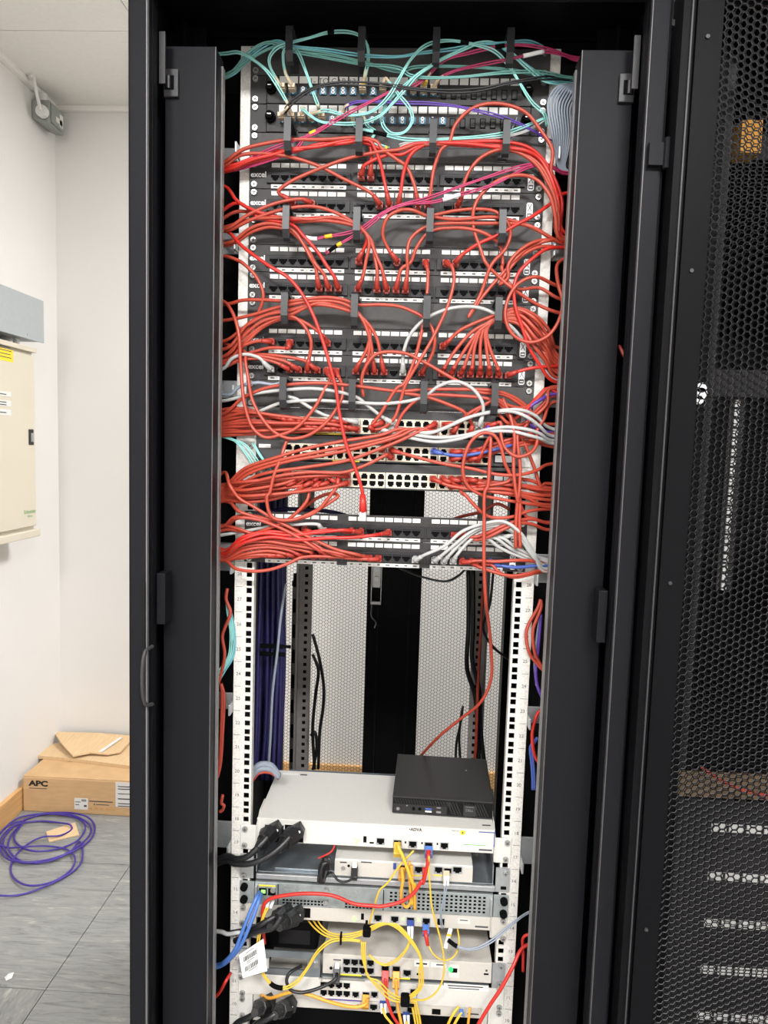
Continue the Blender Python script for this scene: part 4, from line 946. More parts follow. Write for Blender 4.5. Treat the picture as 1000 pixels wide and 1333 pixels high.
cable('red', left(330) + 'c60,640@22 c130,665@28 e150,10@32 e220,80@36 e262,180@36 e235,280 e160,390 e60,510@20 A264,468@10', 'red cable bowing round the left rail beside the fourth patch panel')
cable('red2', left(298) + 'c60,502@16 c150,588@34 c290,690@48 e400,92@52 e480,190@54 e540,310@56 e590,450@56 e630,590@56 g655,60@56 g675,200@56 g715,380@56 g762,500@56 g798,620@54 i802,110@50', 'long bright red cable with a loose plug dangling in the gap below the switches', jit=0)
d_ = at(472.5, 665, -.05); o = bpy.data.objects[-1] if False else [x for x in bpy.data.objects if x.get('label', '').startswith('long bright red cable with a loose')][0]
part('boot', MB().cyl(at(472.3, 644, -.05), at(472.8, 667, -.05), .0048, 10, 0, .0066), 'red2', o, smooth=True)
part('plug', MB().box(d_.x - .0058, d_.x + .0058, -.056, -.048, at(472, 678, -.05).z, at(472, 666, -.05).z), 'clear', o, bevel=.0008)
# right-hand arcs by panels four and five
cable('red2', right(731, 320).strip() + ' d885,592@16 d800,600@30 d720,655@38 f650,60@42 f622,140@44 f630,250@44 f660,340@42 f705,470@38 f760,560@30 f825,645@18' + right(718, 500), 'bright red cable sweeping down across the right ends of the fourth and fifth patch panels')
cable('red', right(731, 314).strip() + ' d870,552@18 d740,560@34 d650,612@40 d590,690@42 f590,90@40 f545,125@36 f600,40@36 d660,640@34 d760,590@28 d865,592@16' + right(731, 324), 'red cable folding back on itself above the right end of the fourth patch panel')
cable('red', right(727, 330).strip() + ' f862,10@20 f860,110@34 f886,230@44 f862,330@50 f800,410@52 f710,440@52 f622,404@52 f575,310@52 f590,205@50 f650,118@48 f740,85@44 f850,130@24' + right(727, 375), 'red cable making a full circle over the right end of the fourth cable panel', jit=0)
# ------------------------------------------------ management panel 4 (U38)
cable('red', left(398) + 'e80,230@20 e150,212@28 e260,210@34 e405,216@42 e600,196@44 e700,210@44 e775,236@42 e900,236@42 f0,246@42 f70,272@42 f130,305@42 f175,360@40 f192,420 f180,500@36 p36.16')
cable('red', left(418) + 'e60,320@20 e200,292@30 e320,256@36 e410,236@42 e560,216@42 e690,228@42 e785,290@42 e835,400@38 e832,520@34 p36.10')
cable('red', left(446) + 'e60,430@20 e170,350@30 e280,292@36 e400,270@40 e520,238@42 e640,246 e780,295@42 e838,360@38 e830,460@36 p36.9')
cable('red', left(462) + 'e65,510@20 e160,402@30 e260,325@36 e410,290@40 e560,228@44 e680,250 e785,300@42 e840,420@38 p36.11')
cable('red', left(470) + 'e80,530@18 e180,412@28 e290,335@34 e420,302@40 e490,360@40 e522,440@38 p36.5')
cable('red', left(474) + 'e60,545@16 e150,460@26 e280,345@32 e420,310@38 e520,352@40 e585,405@36 p37.7')
cable('red', left(452) + 'e70,470@24 e180,340@30 e300,285@34 e410,262@38 e600,236@42 e700,262@42 e780,292@42 e870,400@38 p36.12')
cable('red', left(480) + 'e60,560@20 e150,462@28 e230,434@30 p37.1')
cable('whitec', left(484) + 'e50,580@24 e90,530@32 e160,505@36 e240,525@34 p36.1')
cable('red', left(478) + 'e55,572@20 e130,540@28 e240,528@32 e330,550@30 p36.3')
cable('red', left(476) + 'e60,555@24 e190,515@30 e290,522@34 e390,548@30 p36.4')
cable('red', left(474) + 'e80,540@18 e230,508@26 e360,516@32 e490,542@30 p36.6')
cable('red', left(392) + 'e45,218@22 e95,280@34 e128,390@42 e138,540 g150,80@46 g162,160@48 g205,280@48 g270,330@48 g345,320@48 g440,280@48 g540,170@46 g600,60@42 g625,15@38 p36.7')
cable('red', 'p36.8 g690,50@38 g690,110@42 g660,175@46 g590,262@48 g500,322@48 g400,336@48 g320,300@48 g250,220@48 g200,120@46 g180,10@44 e165,540@38 e165,500@30 e120,470@16 A266,440@8')
cable('red3', 'p37.3 e400,470@30 e300,470@26 e180,500@20 e60,520@14 A266,470@8')
# fan of panel six, right block, gathered in the last hook
fan = [(17, '245,578 300,490 400,380'), (18, '297,578 350,490 430,382'), (19, '350,578 390,470 440,372'), (20, '395,578 412,450 450,362'), (21, '440,578 440,445 462,360'), (22, '488,578 470,452 468,368'), (23, '536,585 492,475 474,378')]
rts = ['640,%d 735,%d 797,%d 838,%d' % (264 + 12 * k, 312 + 25 * k, 394 + 25 * k, 482 + 23 * k) for k in (0, .9, 2.1, 2.8, 4.1, 4.9, 6.2)]
for (n_, a_), b_ in zip(fan, rts):
    A_ = a_.split(); B_ = b_.split()
    cable('red', 'p36.%d f%s@34 f%s@38 f%s@40 f508,%d@42 f%s@38 f%s@%d f%s@28 f%s@16' % (n_, A_[0], A_[1], A_[2], 318 + n_ % 4 * 5, B_[0], B_[1], 26 + n_ % 2 * 16, B_[2], B_[3]) + right(720, 470 + n_))
cable('red', 'p37.17 f262,440@32 f320,382@38 f400,340@40 f508,298@42 f640,256@38 f745,300@32 f815,380@24 f846,462@14' + right(722, 455))
cable('red2', 'p36.24 f640,600@28 f720,580@30 f835,570@20' + right(720, 476))
cable('whitec', 'p36.14 f22,500@36 f55,405@40 f120,330@42 f200,282@42 f300,252@42 f420,250@42 f510,282@42 f600,350@36 f650,400@30 f710,475@28 f770,560@22 f832,640@14' + right(718, 498))
# ------------------------------------------------ management panel 5 (U35) and the switches
cable('red', left(548) + 'g60,195@24 g150,118@34 g280,62@40 g395,45@42 g560,36@42 g760,52@42 g1000,80@42 h130,72@42 h300,70@42 h500,76@42 h580,95@36 h650,130@30 h720,200@24 h750,280@20 s33.23.t')
cable('red', 'g805,110@36 e795,640@40 e825,560@44 e880,502@44 f30,500@44 f130,545@44 f260,620@44 f350,668@44 h430,85@42 h560,98@36 h640,140@30 h700,190@24 h760,250@18' + right(716, 552), 'red cable arching from the third switch hook over the fifth cable panel to the right')
cable('red', 'h20,90@40 h130,108@42 h260,150@42 h360,205@38 h330,250@34 s34.19.t')
cable('red3', 's34.20.b h320,260@34 h380,200@38 h450,160@40 h500,130@42 h300,104@42 h130,110@42 h20,200@38 g960,330@36 s33.12.t', 'dull red cable looping through the fifth cable panel between topmost and middle switches')
cable('red', 's34.22.b h395,260@30 h385,235@34 h420,190@38 h520,130@42 h590,190@34 h640,270@28 h700,330@22 h790,372@14' + right(716, 584))
cable('whitec', left(522) + 'g60,130@24 g200,96@34 g395,72@42 g560,68@42 g765,112@42 g830,160@38 g900,215@34 s34.13.t')
cable('whitec', 'g240,190@30 g350,146@38 g395,138@42 g540,130@42 g765,142@42 g950,146@42 h130,112@42 h215,52@44 h310,28@46 h395,65@46 h450,140@44 h455,195@40 s34.23.t')
cable('greyc', left(505) + 'g80,100@24 g130,58@32 g230,34@34 g320,44@30 e400,640@26', 'short grey cable curling over the left rail below the sixth patch panel')
cable('whitec', 's34.14.t g435,122@36 g520,175@40 g600,210@36 g900,235@30', 'white cable slanting from the first hook of the fifth cable panel to the top switch') if False else None
cable('whitec', 'g395,110@42 g440,122@42 g520,172@40 g600,212@36 s34.9.t')
for k_, (c_, a_, b_) in enumerate((('14.b', 'h150,305 h230,288 h340,235 h460,200 h560,184 h660,182', 'h740,215 h800,272'), ('15.b', 'h160,308 h280,265 h400,215 h520,192 h620,192 h700,225', 'h760,270 h815,320'), ('13.b', 'h110,322 h220,332 h350,320 h470,290 h580,275 h690,287', 'h760,310 h815,345'), ('12.b', 'h60,334 h200,355 h320,340 h450,306 h600,298 h710,322', 'h770,340 h815,362'))):
    A_ = a_.split(); cable('whitec', 's34.%s ' % c_ + ' '.join('%s@%d' % (p_, 46) for p_ in A_) + ' ' + ' '.join(p_ + '@%d' % (36 - 16 * i_) for i_, p_ in enumerate(b_.split())) + right(716, 564 + 5 * k_))
cable('blue2', 's33.18.t h250,422@40 h330,430@44 h440,415@44 h560,386@40 h650,364@32 h740,350@20' + right(715, 572))
cable('violet', 's34.24.b h480,272@34 h540,276@34 h650,300@28 h740,328@18' + right(716, 570))
cable('violet', right(718, 512).strip() + ' h820,100@14 h760,130@24 h705,170@26 h690,230@24 h720,270@22 h800,300@14' + right(716, 560), 'short violet cable curving at the right edge beside the top switch')
# left bundle into the top switch
sw = [('34.1.t', 546, 'g40,182 g150,176 g270,204 g360,228', 30), ('34.2.t', 548, 'g60,196 g160,190 g290,212 g390,234', 38), ('34.3.t', 550, 'g60,210 g170,205 g300,222 g420,242', 27), ('34.7.t', 553, 'g60,222 g180,196 g360,216 g560,238', 42), ('34.8.t', 555, 'g60,236 g190,214 g380,228 g620,246', 35), ('34.4.b', 558, 'g80,250 g170,238 g320,246 g460,254', 31), ('34.9.b', 560, 'g60,264 g200,252 g380,254 g620,258', 44), ('34.5.b', 562, 'g55,278 g180,268 g330,262 g480,264', 37), ('34.6.b', 565, 'g60,292 g190,282 g350,276 g520,274', 29), ('34.7.b', 567, 'g60,306 g190,298 g360,290 g560,284', 40), ('34.8.b', 570, 'g60,320 g200,312 g380,304 g600,292', 34)]
for e_, y_, a_, d_ in sw:
    A_ = a_.split(); cable(random.choice(('red', 'red', 'red3')), left(y_) + '%s@18 %s@%d %s@%d %s@%d s%s' % (A_[0], A_[1], d_ - 4, A_[2], d_, A_[3], d_ + 2, e_))
for e_, y_, a_ in (('34.16.b', 630, 'g50,590 g160,500 g330,440 g500,390 g700,350 g900,318 h0,285'), ('34.17.b', 636, 'g50,610 g170,515 g350,455 g560,410 g780,368 g960,325 h40,288'), ('34.18.b', 641, 'g50,630 g180,530 g380,465 g600,425 g800,382 h0,325 h90,285'), ('34.18.t', 646, 'g55,640 g200,552 g300,520 g500,492 g720,455 g900,390 h0,350 h110,298'), ('33.13.b', 640, 'g60,650 g160,592 g320,545 g500,520 g700,520 g820,480 g930,425')):
    A_ = a_.split(); cable('red', left(y_) + A_[0] + '@16 ' + A_[1] + '@36 ' + ' '.join('%s@%d' % (p_, 52) for p_ in A_[2:-1]) + ' ' + A_[-1] + '@46 s' + e_)
for e_, y_, a_, d_ in (('32.8.t', 636, 'g55,585 g160,572 g430,548 g640,536', 46), ('32.7.b', 638, 'g55,594 g172,583 g410,559 g600,545', 40), ('32.6.t', 641, 'g55,603 g184,594 g380,571 g540,554', 34), ('32.1.t', 643, 'g55,612 g160,605 g275,582 g330,563', 30), ('32.3.t', 646, 'g55,621 g172,616 g310,594 g400,572', 44), ('32.5.t', 648, 'g55,630 g184,627 g370,605 g520,581', 37), ('32.4.t', 651, 'g55,639 g160,638 g330,617 g440,590', 32), ('32.8.b', 653, 'g55,648 g172,649 g430,628 g640,599', 47), ('32.6.b', 656, 'g55,657 g184,660 g370,640 g520,608', 40), ('32.2.b', 658, 'g55,666 g160,671 g285,651 g350,617', 28), ('32.4.b', 661, 'g55,675 g172,682 g325,663 g430,626', 36)):
    A_ = a_.split(); cable(random.choice(('red', 'red', 'red3')), left(y_) + '%s@16 %s@%d %s@%d %s@%d s%s' % (A_[0], A_[1], d_ - 4, A_[2], d_, A_[3], d_, e_))
# switch leads running right
for e_, a_, y_, d_ in (('33.20.t', 'h400,400 h520,365 h640,330 h730,310', 568, 36), ('33.21.t', 'h430,395 h560,352 h680,318 h760,300', 566, 32), ('33.22.t', 'h470,392 h580,360 h680,330 h770,318', 570, 28), ('33.20.b', 'h400,430 h520,395 h640,365 h740,345', 574, 38), ('33.22.b', 'h480,425 h580,392 h680,370 h780,360', 577, 34), ('32.18.t', 'h260,590 h400,612 h560,610 h720,640', 646, 46), ('32.20.t', 'h380,572 h480,582 h640,592 h750,612', 640, 40), ('32.21.t', 'h420,570 h540,575 h680,592 h760,602', 636, 36), ('32.22.t', 'h470,566 h560,578 h680,600 h760,625', 643, 34), ('32.20.b', 'h390,600 h500,625 h640,640 h760,665', 652, 42), ('32.21.b', 'h440,605 h560,635 h680,655 h760,690', 658, 38), ('32.22.b', 'h480,600 h600,630 h700,660 h770,700', 662, 36)):
    A_ = a_.split(); cable(random.choice(('red', 'red', 'red3')), 's%s %s@%d %s@%d %s@%d %s@%d' % (e_, A_[0], d_ - 4, A_[1], d_, A_[2], d_ - 4, A_[3], d_ - 16) + right(712, y_))
cable('red', 's32.19.t h315,590@36 h345,640@44 j350,95@48 j430,180@48 j490,220@46 j600,222@40 j700,190@30 j795,178@14' + right(712, 663))
cable('red', 's33.13.t h100,440@46 h230,472@50 h400,502@52 h520,530@52 h640,535@48 h740,512@36 h805,478@16' + right(714, 603))
cable('red', 's32.23.b h600,560@44 h572,470@54 h548,375@56 h512,318@56 h450,308@56 h392,350@56 h355,430@56 h345,520@54 h370,592@50 h440,640@46 h560,668@42 h700,690@34 j790,160@14' + right(712, 658))
cable('red', 's33.23.b h492,330@52 h490,450@58 h478,600@60 j465,80@60 j460,250@60 j460,500@58 j470,690@40 l480,100@10 l496,250@-30 l496,440@-60 l440,560@-80 l330,650@-120 l220,740@-160 l115,850@-235', jit=0)
cable('red', 's34.24.t h548,250@40 h550,310@46 h572,388@50 h640,435@52 h715,412@48 h746,360@40 h745,300@34 h785,230@26 h818,150@14' + right(718, 520))
cable('red', right(718, 508).strip() + ' h815,70@14 h800,150@24 h720,230@30 h650,310@40 h640,320@44 h655,500@48 h648,640@50 j640,150@48 j630,330@44 j632,390@40', 'red cable dropping beside the right rail to a loose end above the eighth patch panel')
cable('red', 'h560,120@36 h600,210@40 h625,330@48 h620,440@50 h622,540@52 h645,680@50 j652,140@48 j652,260@46 j655,390@42', 'red cable hanging straight down in front of the right rail') 
cable('red', 'h520,128@38 h560,170@36 h640,290@30 h690,390@30 h730,490@26 h770,600@20 j790,40@12' + right(712, 634), 'red cable crossing the right rail diagonally beside the middle switch')
for k_, a_ in enumerate(('h530,120@40 h600,160 h680,170@28 h740,130 h820,60@12', 'h545,135@38 h620,185 h700,215@26 h760,170 h822,110@12', 'h540,205@36 h590,255 h660,262@28 h740,215 h820,150@12', 'h560,300@40 h600,250 h680,190@30 h760,100 h805,65@12')):
    cable(('red', 'red3', 'red', 'red2')[k_], a_ + right(718, 505 + 7 * k_), ('red cable rising from last hook of fifth cable panel to the right edge, uppermost', 'dull red cable dipping below the last hook of the fifth cable panel', 'red cable looping under the white cables at the right end of the top switch', 'bright red cable crossing upward over the white cables at the right edge')[k_])
# ------------------------------------------------ lower two panels
cable('red', 'g395,345@40 g385,360@42 g358,440@50 g320,535@54 g292,640@54 i284,100@54 i290,185@52 i320,228@50 i420,236@48 i540,190@44 i640,130@40 i668,106@36 i640,92@30 i560,115@20 i495,160@5 i450,200@-10', 'red cable hanging at the left with a narrow loop below the lowest switch')
cable('red', 's32.5.b i515,75@40 i500,130@44 i440,200@44 i380,245@42 i300,280@38 i170,330@30 i60,400@18 A264,720@10')
cable('red', 's32.7.t i665,45@44 i620,112@46 i550,190@46 i450,232@44 i340,240@40 i200,215@34 i100,225@26 i48,270@16 A264,690@10')
for e_, y_, a_, d_ in (('29.11', 640, 'g50,520 g80,590 g130,660 i200,160 i320,232 i420,285 i540,345 i660,398 i770,424', 44), ('29.9', 652, 'i75,140 i130,190 i250,232 i380,290 i500,345 i600,405 i690,434', 40), ('29.8', 684, 'i60,265 i130,225 i230,235 i330,270 i450,330 i560,400', 46), ('30.4', 690, 'i55,270 i140,290 i260,330 i360,325 i440,300', 30), ('30.5', 700, 'i60,290 i150,300 i300,320 i430,318 i520,300', 28), ('30.10', 705, 'i50,420 i140,350 i260,310 i400,320 i560,305 i700,292', 44), ('30.13', 712, 'i50,430 i160,360 i300,330 i450,345 i600,335 i740,332 i860,320', 48), ('30.9', 700, 'i55,400 i150,330 i300,300 i450,310 i620,292', 40), ('29.10', 718, 'i50,440 i130,370 i260,352 i420,375 i580,400 i700,425', 42), ('29.7', 716, 'i50,430 i150,362 i280,345 i430,360 i560,392', 38), ('29.6', 720, 'i55,440 i150,385 i280,370 i420,390 i520,412', 36), ('29.5', 722, 'i55,450 i160,400 i280,385 i400,400', 34), ('29.4', 724, 'i60,455 i170,420 i280,405 i360,415', 32), ('29.3', 726, 'i60,455 i180,430 i280,425', 30), ('29.2', 728, 'i70,450 i180,440 i260,432', 28), ('29.1', 726, 'i70,440 i160,425 i230,425', 26)):
    A_ = a_.split(); cable('red2' if e_ in ('30.10', '30.13', '30.9') else random.choice(('red', 'red', 'red3')), left(y_) + A_[0] + '@16 ' + ' '.join('%s@%d' % (p_, d_) for p_ in A_[1:]) + ' p' + e_)
cable('red', left(730) + 'i60,460@18 i110,500@36 i200,515@42 i300,506@42 i400,472@40 i480,438@36 p29.12', 'red cable sagging below the left end of the eighth patch panel')
cable('whitec', left(700) + 'i150,300@20 i300,272@30 i430,262@34 i560,262@34 p30.7')
for n_, e_, a_ in ((0, '29.16', 'j130,430 j250,375 j340,300 j440,262 j560,245 j640,290 j720,400 j782,515'), (1, '29.17', 'j230,430 j300,370 j390,300 j470,265 j580,255 j650,310 j725,420 j782,500'), (2, '29.18', 'j270,430 j330,365 j410,300 j490,272 j580,275 j655,335 j720,430 j780,480'), (3, '29.19', 'j310,430 j370,360 j440,305 j510,280 j590,290 j660,340 j730,420 j782,460')):
    A_ = a_.split(); cable('whitec', 'p%s %s@36 ' % (e_, A_[0]) + ' '.join('%s@%d' % (p_, 46 - 4 * n_) for p_ in A_[1:6]) + ' %s@30 %s@14' % (A_[6], A_[7]) + right(706, 735 + 4 * n_))
for n_, e_, a_ in ((0, '30.21', 'j480,340 j540,385 j640,430 j720,455'), (1, '30.22', 'j520,335 j600,390 j680,430 j740,450'), (2, '30.23', 'j560,335 j630,385 j700,420 j760,440'), (3, '30.24', 'j620,320 j660,350 j710,400 j770,450')):
    A_ = a_.split(); cable('whitec', 'p%s ' % e_ + ' '.join('%s@%d' % (p_, 34 - 5 * i_) for i_, p_ in enumerate(A_)) + right(708, 728 + 3 * n_))
cable('red3', 'p30.19 j340,318@30 j400,330@36 j470,312@40 j560,270@42 j640,242@38 j720,232@28 j795,252@14' + right(710, 681))
cable('red', 'p30.20 j420,345@34 j480,330@40 j570,285@42 j650,255@38 j720,260@28 j795,288@14' + right(710, 690))
cable('red', 'p29.20 j420,458@34 j520,462@38 j650,456@34 j770,462@16' + right(708, 732))
cable('red', 'p29.21 j430,490@34 j500,515@38 j600,540@36 j690,530@28 j775,510@14' + right(706, 744))
cable('red3', 'p29.22 j500,480@32 j540,520@34 j620,548@32 j700,535@26 j775,518@12' + right(706, 746))
cable('blue2', 'p29.23 j540,482@30 j620,494@30 j750,485@16' + right(708, 736))
for k_, a_ in enumerate(('j795,60@12 j720,25@24 j640,20@30 h560,640@30', 'j795,100@12 j740,70@22 j660,60@28 j560,50@28', 'j795,130@12 j720,100@22 j640,90@28 j540,80@26', 'j795,250@12 j730,230@22 j690,220@26 j660,160@32 j650,60@36')):
    cable(('red', 'red3', 'red', 'red')[k_], right(712, 640 + 12 * k_).strip() + ' ' + a_, ('red cable entering from the right edge just below the lowest switch', 'dull red cable entering from the right, second below the lowest switch', 'red cable entering from the right, third below the lowest switch', 'red cable turning up along the right rail beside the seventh patch panel')[k_])
cable('red3', 'j600,180@-20 j530,150@-30 j450,190@-40 j330,220@-60 j250,250@-80', 'dark red cable behind the gap above the seventh patch panel')
cable('blackc', 'j-40,470@-60 j0,495@-60 j120,545@-80 j250,570@-80 j320,540@-60 j370,490@-40', 'thin black cable sagging behind the eighth patch panel', r=.0022)
cable('navy', 'i290,200@-60 i360,180@-80 i480,180@-100 i640,195@-120 i760,230@-140', 'dark purple cable lying on the rear tray of the seventh patch panel', r=.004)
# ------------------------------------------------ fibre at the top
FB = dict(r=.00125, duplex=True)
cable('teal', left(118) + 'a100,260@20 a180,160@34 a290,105@42 a420,150@44 a560,180@42 a790,222@44 a1000,245 b60,285@44 b300,295@42 b560,270@44 b760,265@34 b920,295@16' + right(742, 101), 'teal fibre pair strung low through the hooks of the first cable panel', **FB)
cable('aqua2', left(112) + 'a110,270@18 a200,170@30 a330,98@40 a420,125@44 a600,145@44 a800,175@44 a1000,182@42 b100,165@42 b300,140@42 b400,120@42 b560,108@44 b700,100@36 b780,130@24', 'turquoise fibre pair strung high through the hooks of the first cable panel', **FB)
cable('teal', left(110) + 'a120,250@22 a240,165@32 a360,120@40 a420,140@44 a620,170@42 a800,210@44 a1000,262 b80,240@42 b300,235@40 b560,250@42 b700,270@34 b880,300@16' + right(742, 104), 'teal fibre pair from the left edge crossing to the right rail', **FB)
cable('aqua', left(72) + 'a60,165@24 a130,160@36 a230,215@44 a290,270@46 a350,360@44 a395,440@40 x45.2', None, bands=((.93, 2, 'yband'),), **FB)
cable('aqua', 'x46.1 a345,330@30 a300,240@40 a295,190@42 a330,140@44 a400,110@44 a520,78@44 a610,52@42 a720,48@42 a790,72@44 a825,120@44 a830,200@42 a815,280@38 x46.9', bands=((.55, 2, 'hole'), (.93, 2, 'yband')), **FB)
cable('aqua', 'x46.2 a385,280@34 a370,200@42 a375,150@44 a420,125@44 a455,170@44 a495,270@46 a530,370@46 a560,450@42 x45.5', bands=((.9, 2, 'yband'),), **FB)
cable('aqua', 'x45.3 a470,460@40 a560,530@44 a650,545@46 a800,540@46 a900,500@48 a960,440@48 b30,360@48 b90,290@48 b200,215@46 b330,150@44 b420,112@44 b500,105@42 b580,140@42 b680,230@40 b780,310@30 b860,330@18' + right(742, 110), None, **FB)
cable('aqua', 'x45.4 a600,475@42 a720,500@46 a850,480@48 a940,400@50 b0,300@50 b60,200@50 b130,130@48 b200,102@46 b290,96@46 b420,120@46 b520,155@44 b600,240@42 b650,320@40 b720,430@34 b790,500@26 b800,560@18', bands=((.62, 2, 'hole'),), **FB)
cable('aqua', 'x46.11 a925,300@32 a945,320@40 a990,380@46 b60,470@46 b70,530@44 b30,590@42 a960,600@42 a915,560@40 a905,500@38 a935,430@40 b40,330@44 b130,260@44 b260,180@44 b380,130@42', None, **FB)
cable('aqua', 'x45.8 a760,560@38 a860,590@40 a1000,625@40 b60,632@42 b170,632@42 b330,625@42 b560,600@42 b680,560@34 b790,515@22', bands=((.3, 3, 'hole'),), **FB)
cable('aqua', 'x45.9 a830,560@34 a870,590@36 c850,10@40 c900,40@40 c945,58@36', 'aqua fibre pair hanging below the lower fibre panel with a yellow tip', bands=((.95, 1, 'yband'),), **FB)
cable('aqua2', 'b560,130@42 b640,190@40 b720,250@36 b800,300@28 b900,325@14' + right(742, 108), 'turquoise fibre pair leaving the last hook of the first cable panel', **FB)
cable('whitec', 'c1000,40@38 d60,20@40 d160,10@42 d360,0@40 b600,610@40 b700,580@30 b790,520@20', 'pale fibre pair running along the top of the second cable panel', **FB)
cable('magenta', 'x46.16 b220,300@34 b300,260@40 b400,235@44 b500,215@44 b580,200@44 b690,175@42 b800,155@34 b900,175@22 b950,200@12' + right(742, 80), None, bands=((.62, 6, 'print'),), **FB)
cable('magenta', 'x46.15 b170,270@34 b250,200@40 b370,165@44 b470,140@44 b570,122@44 b680,120@42 b800,140@34 b940,185@14' + right(744, 76), None, bands=((.55, 3, 'hole'), (.1, 2, 'yband')), **FB)
cable('magenta', 'x46.14 b140,300@36 b60,350@42 a960,370@46 a860,420@48 a740,480@48 a620,550@46 a540,600@44 a420,640@42 c300,60@38 c170,120@28 c70,170@18 A264,222@10', None, **FB)
cable('magenta', 'x45.7 a640,530@40 a560,580@42 a500,610@42 c430,65@40 c350,100@34 c200,150@26 c70,178@16 A264,224@10', None, bands=((.35, 3, 'yband'),), **FB)
cable('magenta', right(738, 225).strip() + ' d890,185@14 d800,140@28 d700,145@38 d600,170@44 d450,220@46 d250,290@46 d120,335@46 d0,365@44 c900,410@44 c790,490@42 c690,520@42 c610,532@40 c540,545@38 c480,535@36', 'magenta fibre pair from right edge to a white plug over the third cable panel', bands=((.93, 5, 'print'), (.86, 3, 'yband')), **FB)
cable('magenta', right(738, 226).strip() + ' d885,190@12 d810,150@26 d720,150@36 d640,185@44 d500,255@46 d330,305@46 d190,345@46 d60,355@44 c950,385@44 c800,500@42 c700,560@42 c650,590@40 c600,625@36', 'magenta fibre pair from right edge to a black plug over third patch panel', bands=((.93, 4, 'hole'), (.9, 2, 'yband'), (.48, 4, 'print')), **FB)
cable('violet', 'x45.7 a705,455@38 a760,430@44 a850,425@46 a1000,432@46 b150,435@46 b300,450@46 b420,475@44 b540,505@42 b660,550@36 b770,610@22 d830,20@12', 'violet fibre pair arching across the lower fibre panel to the right', **FB)
cable('blackc', 'x45.1 a385,470@38 a430,420@44 a520,360@48 a640,330@50 a800,330@50 a950,340@50 b100,360@50 b300,370@48 b440,360@46 b600,325@44 b760,300@34 b920,298@14' + right(742, 102), 'dark grey fibre pair arching across both fibre panels', r=.0016, duplex=True)
cable('greyc', 'b640,510@30 b610,580@34 b600,650@32 d30,60@20', 'thin grey wire hanging at the right end of the lower fibre panel', r=.001)
for k_ in range(9):
    x_ = 812 + k_ * 13
    cable('greyc', right(742, 108 + k_).strip() + ' b925,%d@14 b%d,%d@%d b%d,%d@%d b%d,590@%d b%d,700@14 d%d,165@6' % (330 + k_ * 6, x_ + 40, 350 + k_ * 5, 28 - k_, x_ - 5 + k_ * 2, 430 + k_ * 4, 36 - 2 * k_, x_ + 15, 32 - 2 * k_, 850 + k_ * 8, 870 + k_ * 4) + right(736, 225), 'grey cable in the fan bending down beside the top right rail', group='grey cables fanned beside the top right rail', r=.0018, jit=0)
cable('aqua', left(558) + 'g90,340@14 g130,370@22 g190,450@26 g240,530@20', 'aqua fibre pair slanting over the left rail beside the middle switch', **FB)
cable('aqua', left(560) + 'g100,345@18 g160,370@24 g215,440@28 g270,520@22', 'second aqua fibre pair slanting over the left rail beside the middle switch', **FB)
cable('aqua', 'g205,360@22 g240,420@26 g280,480@24 g310,530@20', 'short aqua fibre pair nearest the middle switch', **FB)
# ------------------------------------------------ sides of the open middle
for k_ in range(3):
    cable(('aqua', 'aqua', 'aqua2')[k_], 'A294,%d@4 k%d,60@2 k%d,190@2 k%d,310@2 k50,%d@4' % (772 + 4 * k_, 68 + 6 * k_, 88 + 8 * k_, 74 + 12 * k_, 350 + 20 * k_) + ' A284,%d@10' % (876 + 5 * k_), ('aqua fibre pair bulging at the left edge, innermost of three', 'aqua fibre pair bulging at the left edge, middle of three', 'turquoise fibre pair bulging at the left edge, outermost of three')[k_], **FB)
cable('red', 'A296,766@6 k60,0@8 k84,70@10 k55,150@10 k40,200@10 k52,300@10 k30,415@8 A284,890@10', 'red cable bulging at the left edge beside the numbered rail')
for k_ in range(2): cable('red', 'A288,890@10 k%d,520@10 k%d,700@12 k%d,900@10 A283,1012@10' % (38 + 10 * k_, 34 + 8 * k_, 24 + 4 * k_), 'red cable hanging straight at the left edge, ' + ('left' if k_ == 0 else 'right') + ' of the pair')
cable('red', 'A290,1035@10 m35,275@10 m48,285@10 m40,310@8 m25,320@8', 'red cable end poking out at the left edge above the black power leads')
for k_ in range(2): cable('red', 'A704,%d@6 l%d,40@8 l%d,170@10 l%d,290@10 l%d,330@8' % (780 + k_, 755 + k_ * 15, 690 + k_ * 35, 705 + k_ * 30, 730 + k_ * 22) + ' A714,880@10', 'red cable bulging at the right edge beside the numbered rail, ' + ('inner' if k_ == 0 else 'outer') + ' one')
cable('red2', 'A704,925@8 l750,620@8 l722,720@10 l728,820@10 l745,870@8 A708,1000@10', 'red cable bowing at the lower right edge beside the numbered rail')
cable('violet', 'A704,800@4 l765,120@2 l755,250@2 l740,400@2 l752,480@4 A712,920@6', 'violet cable hanging at the right edge beside the numbered rail')
cable('greyc', 'A702,800@2 l755,140@0 l735,300@0 l738,420@0 l745,470@4', 'grey cable hanging at the right edge beside the numbered rail', r=.0022)
for k_ in range(2): cable('blue2', 'A700,960@2 l%d,800@0 l%d,880@0 l%d,960@2 n%d,200@4' % (712 + 12 * k_, 716 + 10 * k_, 722 + 10 * k_, 890 + 10 * k_), 'blue cable at the right edge beside the numbered rail, ' + ('inner' if k_ == 0 else 'outer') + ' one', r=.0025)
cable('blue2', 'A782,932@30 A790,945@34 A793,965@36 A790,985@34 A781,1006@28', 'blue cable bowing out between the right cover and the cabinet post')
o = cable('red3', 'A806,450@60 A812,462@66 A817,471@70', 'short red plug poking out beside the right cabinet post')
part('plug', MB().cyl(at(817, 470, -.07), at(822, 478, -.074), .005, 4), 'clear', o)
